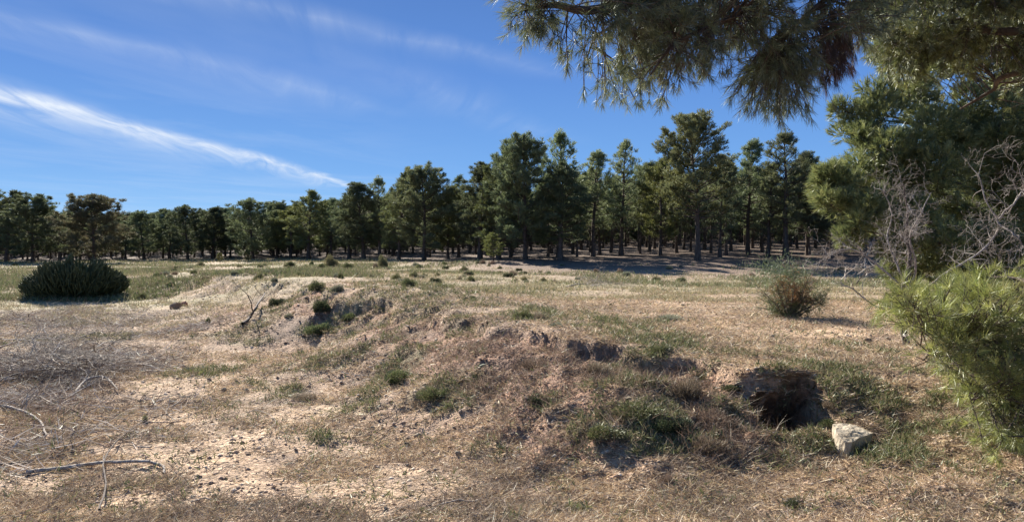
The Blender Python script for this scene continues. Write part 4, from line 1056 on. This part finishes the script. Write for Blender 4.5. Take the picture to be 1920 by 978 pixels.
branch([(40, 672), (36, 655, .06), (30, 642, .12), (42, 634, .2)], .009, .004, 'upright bare stick rising from the brush pile', side=3, sl=.25, seed=12, dark=True)
branch([(-20, 660), (50, 650, .1), (90, 650, .12), (130, 664, .05), (200, 668)], .012, .006, 'long bowed grey branch on top of the brush pile', side=5, sl=.3, seed=13)
branch([(130, 668), (190, 662, .05), (230, 650, .12), (268, 640, .1)], .013, .004, 'dark forked branch reaching right out of the brush pile', side=4, sl=.35, seed=14, dark=True)
branch([(1060, 540), (1090, 536, .05), (1120, 538)], .02, .01, 'grey branch lying in the middle field beside the twig heap', side=6, sl=.9, seed=15, depth=2)
branch([(820, 955), (860, 945), (890, 943), (903, 937)], .006, .005, 'curved root-like twig at the bottom middle', side=1, sl=.1, seed=16)
branch([(1340, 730), (1380, 742), (1400, 755)], .006, .004, 'thin pale stick on the slope left of the burrow', side=1, sl=.1, seed=17)
branch([(640, 700), (670, 706), (690, 708)], .006, .004, 'thin stick on the ground at the foot of the earth slope', side=1, sl=.1, seed=18)
branch([(1290, 855), (1330, 862), (1350, 868)], .006, .004, 'short stick below the withered tangle', side=1, sl=.1, seed=19)
branch([(100, 650), (104, 640, .06), (120, 632, .1)], .008, .004, 'second upright twig behind the brush pile', side=2, sl=.2, seed=20)
branch([(195, 605), (230, 612), (262, 612)], .010, .005, 'dark stick lying in the rear twig patch under the cactus-like shrub', side=3, sl=.3, seed=21, dark=True)
branch([(260, 842), (280, 841), (290, 838)], .006, .005, 'short white stick right of the long dark thin branch', side=0, seed=22)
branch([(360, 948), (378, 941), (392, 944)], .006, .004, 'short straight stick left of the brick fragment', side=0, seed=23)
# the pile and the rear twig patch: repeated branches
PV = []
for s in range(6):
    r = np.random.default_rng(200 + s); A = Acc(); crooked(A, np.array([0, 0, .02]), (1, 0, .08), .8, .015, 2, r, .26, 5, 0, 5)
    me = A.mesh('brush', M_dead if s % 3 != 1 else M_deaddark, True)
    v = np.empty(len(me.vertices) * 3, np.float32); me.vertices.foreach_get('co', v); v = v.reshape(-1, 3); v[:, 2] = v[:, 2] * .35 + .02; me.vertices.foreach_set('co', v.ravel()); PV.append(me)
random.seed(9)
for i in range(260):
    if i < 190: px, py = random.triangular(-20, 285, 90), random.triangular(645, 735, 690); lb = 'crooked grey branch tangled in the front brush pile at left'; gp = 'branches of the front brush pile'
    else: px, py = random.uniform(-10, 270), random.uniform(585, 640); lb = 'grey branch in the scattered rear brush below the cactus-like shrub'; gp = 'branches of the rear brush'
    p = hit(px, py); o = ob('dead_branch', PV[random.randrange(6)]); o.location = (p[0], p[1], p[2] + random.uniform(.0, .26 if i < 190 else .05))
    s = random.uniform(.35, 1.0); o.scale = (s, s, s); o.rotation_euler = (random.uniform(-.4, .4), random.uniform(-.3, .3), random.random() * 6.28); tag(o, lb, 'branch', gp)
for i in range(14):
    p = hit(random.uniform(1070, 1150), random.uniform(533, 546)); o = ob('dead_branch', PV[random.randrange(6)]); o.location = (p[0], p[1], p[2] + random.uniform(0, .12)); s = random.uniform(.7, 1.3)
    o.scale = (s, s, s); o.rotation_euler = (random.uniform(-.4, .4), random.uniform(-.35, .2), random.random() * 6.28); tag(o, 'brown branch of the small twig heap in the middle of the field', 'branch', 'branches of the twig heap in the field')
for i in range(12):
    p = hit(random.uniform(1560, 1690), random.uniform(515, 545)); o = ob('dead_branch', PV[random.randrange(0, 6, 2)]); o.location = (p[0], p[1], p[2] + random.uniform(0, .3)); s = random.uniform(1.2, 2.2)
    o.scale = (s, s, s * 1.5); o.rotation_euler = (random.uniform(-.4, .4), random.uniform(-.9, .2), random.random() * 6.28); tag(o, 'pale fallen branch in the shade left of the dead tree', 'branch', 'fallen branches in the shade by the dead tree')

# ------------------------------------------------------------------ stones
RK = {('pale', i): rockmesh('pale_rock', M_stone, 60 + i) for i in range(4)}
RK.update({('clod', i): rockmesh('earth_clod', M_clod, 70 + i) for i in range(4)}); RK[('dark', 0)] = rockmesh('dark_rock', M_dark, 80); RK[('brick', 0)] = rockmesh('brick_bit', M_brick, 81)
def rock(kind, px, py, wpx, lb, group=None, asp=.8, name='stone'):
    p = hit(px, py); s = wpx / 2 * p[1] / F; o = ob(name, RK[(kind, random.randrange(4) if kind in ('pale', 'clod') else 0)])
    o.location = (p[0], p[1], p[2] + s * .28); o.scale = (s, s * asp, s); o.rotation_euler = (random.uniform(-.3, .3), random.uniform(-.3, .3), random.uniform(-.5, .5)); return tag(o, lb, 'stone', group)
for a in [('pale', 782, 821, 21, 'pale notched stone, largest on the ground at the bottom middle'), ('dark', 763, 836, 14, 'small black stone just left of the pale notched one'), ('clod', 766, 824, 9, 'tiny mossy stone touching the black one'),
          ('clod', 727, 862, 10, 'brown stone half in shade below and left of the black stone'), ('pale', 860, 854, 15, 'rounded pale stone right of the pale notched one'), ('pale', 858, 766, 13, 'pale stone at the foot of the green weeds on the slope'),
          ('pale', 984, 799, 15, 'flat pale stone at the foot of the earth slope'), ('pale', 928, 781, 9, 'small pale stone left of the flat one at the slope foot'), ('pale', 1336, 868, 14, 'slim pale stone under the withered tangle'),
          ('pale', 1264, 895, 9, 'smallest pale stone of the three in the right foreground'), ('pale', 1288, 902, 12, 'middle pale stone of the three in the right foreground'), ('pale', 1274, 919, 14, 'nearest pale stone of the three in the right foreground'),
          ('pale', 1072, 947, 22, 'pale angular flat stone at the bottom right of centre'), ('pale', 1752, 874, 17, 'white stone, right one of the little group in front of the big pale slab stone'), ('pale', 1722, 877, 13, 'white stone, left one of the little group in the right foreground'),
          ('brick', 1771, 897, 17, 'orange stone at the right below the little white group'), ('pale', 1703, 942, 17, 'pale stone near the bottom right corner'), ('brick', 407, 945, 12, 'orange brick fragment in the left foreground'),
          ('pale', 372, 897, 16, 'pale elongated stone right of the thick straight branch'), ('pale', 724, 957, 10, 'pale small stone at the bottom edge left of centre'), ('pale', 664, 945, 9, 'white small stone at the bottom left of centre'),
          ('pale', 1061, 680, 12, 'pale stone on the crest right of the dry tangle'), ('pale', 936, 710, 8, 'white pebble on the middle of the earth slope'), ('brick', 345, 572, 16, 'reddish boulder in the grass at the far foot of the bank'),
          ('clod', 330, 577, 26, 'flat brown rock under the reddish boulder'), ('clod', 575, 560, 10, 'small brown stone at the lip of the gully'), ('pale', 1449, 633, 12, 'pale stone on the terrace behind the burrow'),
          ('clod', 1628, 640, 18, 'brown stone on the terrace left of the dead tree foot'), ('clod', 343, 688, 12, 'dark clod alone on the bare soil right of the brush pile'), ('clod', 444, 716, 9, 'left one of two dark clods on the bare soil'), ('clod', 470, 719, 8, 'right one of two dark clods on the bare soil'),
          ('pale', 419, 733, 14, 'pale flat stone left of the second pale one on the bare soil'), ('pale', 463, 733, 11, 'second pale flat stone on the bare soil'), ('pale', 699, 803, 10, 'pale stone above and left of the black stone'),
          ('pale', 1895, 945, 14, 'pale stone at the right edge of the foreground'), ('pale', 1510, 966, 20, 'pale flat stone at the bottom edge on the right'), ('pale', 1558, 905, 16, 'slim pale stone left of the bottom right corner')]:
    rock(*a)
random.seed(12)
for i in range(34):  # rim of the burrow
    px = random.uniform(1375, 1550); py = random.uniform(700, 742) + (px - 1375) * .12
    rock('clod' if random.random() < .95 else 'pale', px, py, random.uniform(5, 19), 'crumbly tan lump of earth or stone on the rim of the burrow', 'lumps on the rim of the burrow')
for i in range(110):
    px = random.uniform(250, 1900); py = random.uniform(640, 970)
    k = random.choice(['pale', 'clod', 'clod'])
    rock(k, px, py, random.uniform(4, 9) * (1 + (py - 640) / 500), 'small %s scattered on the dry ground in the foreground' % ('pale stone' if k == 'pale' else 'brown earth clod'), 'scattered small %s' % ('pale stones' if k == 'pale' else 'earth clods'))
for i in range(26):
    px = random.uniform(1150, 1800); py = random.uniform(560, 640)
    rock('pale', px, py, random.uniform(4, 9), 'small pale stone scattered on the sunny terrace', 'pale stones on the terrace')

def slab():
    """big pale stone: sunlit slanting top, straight face towards the viewer"""
    p = hit(1617, 850); s = p[1] / F; bm = bmesh.new()
    pts = [(-27, -4, -8), (-28, -2, 10), (-30, 0, 23), (-18, 0, 25), (0, 12, 27), (18, 24, 29), (36, 36, 30), (40, 46, 26), (38, 40, 2), (20, 26, -2), (0, 14, -6),
           (-33, 14, 30), (-32, 34, 38), (-24, 62, 40), (-8, 70, 38), (10, 66, 39), (26, 58, 35), (38, 46, -6), (24, 62, -6), (-24, 66, -6), (-34, 20, -8), (-10, 30, 36), (10, 40, 35)]
    pts = [(a * s * 1.08, b * s * 1.15, c * s * 1.12 - .02) for a, b, c in pts]
    for q in pts: bm.verts.new(q)
    bmesh.ops.convex_hull(bm, input=bm.verts)
    bmesh.ops.triangulate(bm, faces=bm.faces); bmesh.ops.subdivide_edges(bm, edges=bm.edges, cuts=3, use_grid_fill=True)
    r = random.Random(4)
    for v in bm.verts:
        n_ = float(fbm(np.array([v.co.x * 30 + v.co.z * 11]), np.array([v.co.y * 30 + v.co.z * 23]), 1., 3)[0]) - .5
        v.co += v.normal * 0 + Vector((r.uniform(-1, 1), r.uniform(-1, 1), r.uniform(-1, 1))) * .0018 + v.co.normalized() * n_ * .022
    me = bpy.data.meshes.new('slab'); bm.to_mesh(me); bm.free(); me.materials.append(M_stone)
    o = ob('stone', me); o.location = p + np.array([0, 0, 0]); tag(o, 'big pale slab stone with slanting sunlit top right of the burrow', 'stone')
slab()

# cycles settings
S.render.engine = 'CYCLES'
S.cycles.max_bounces = 6; S.cycles.diffuse_bounces = 3; S.cycles.transmission_bounces = 3; S.cycles.transparent_max_bounces = 4
print('objects', len(bpy.data.objects), 'tris', sum(len(m.polygons) for m in bpy.data.meshes))
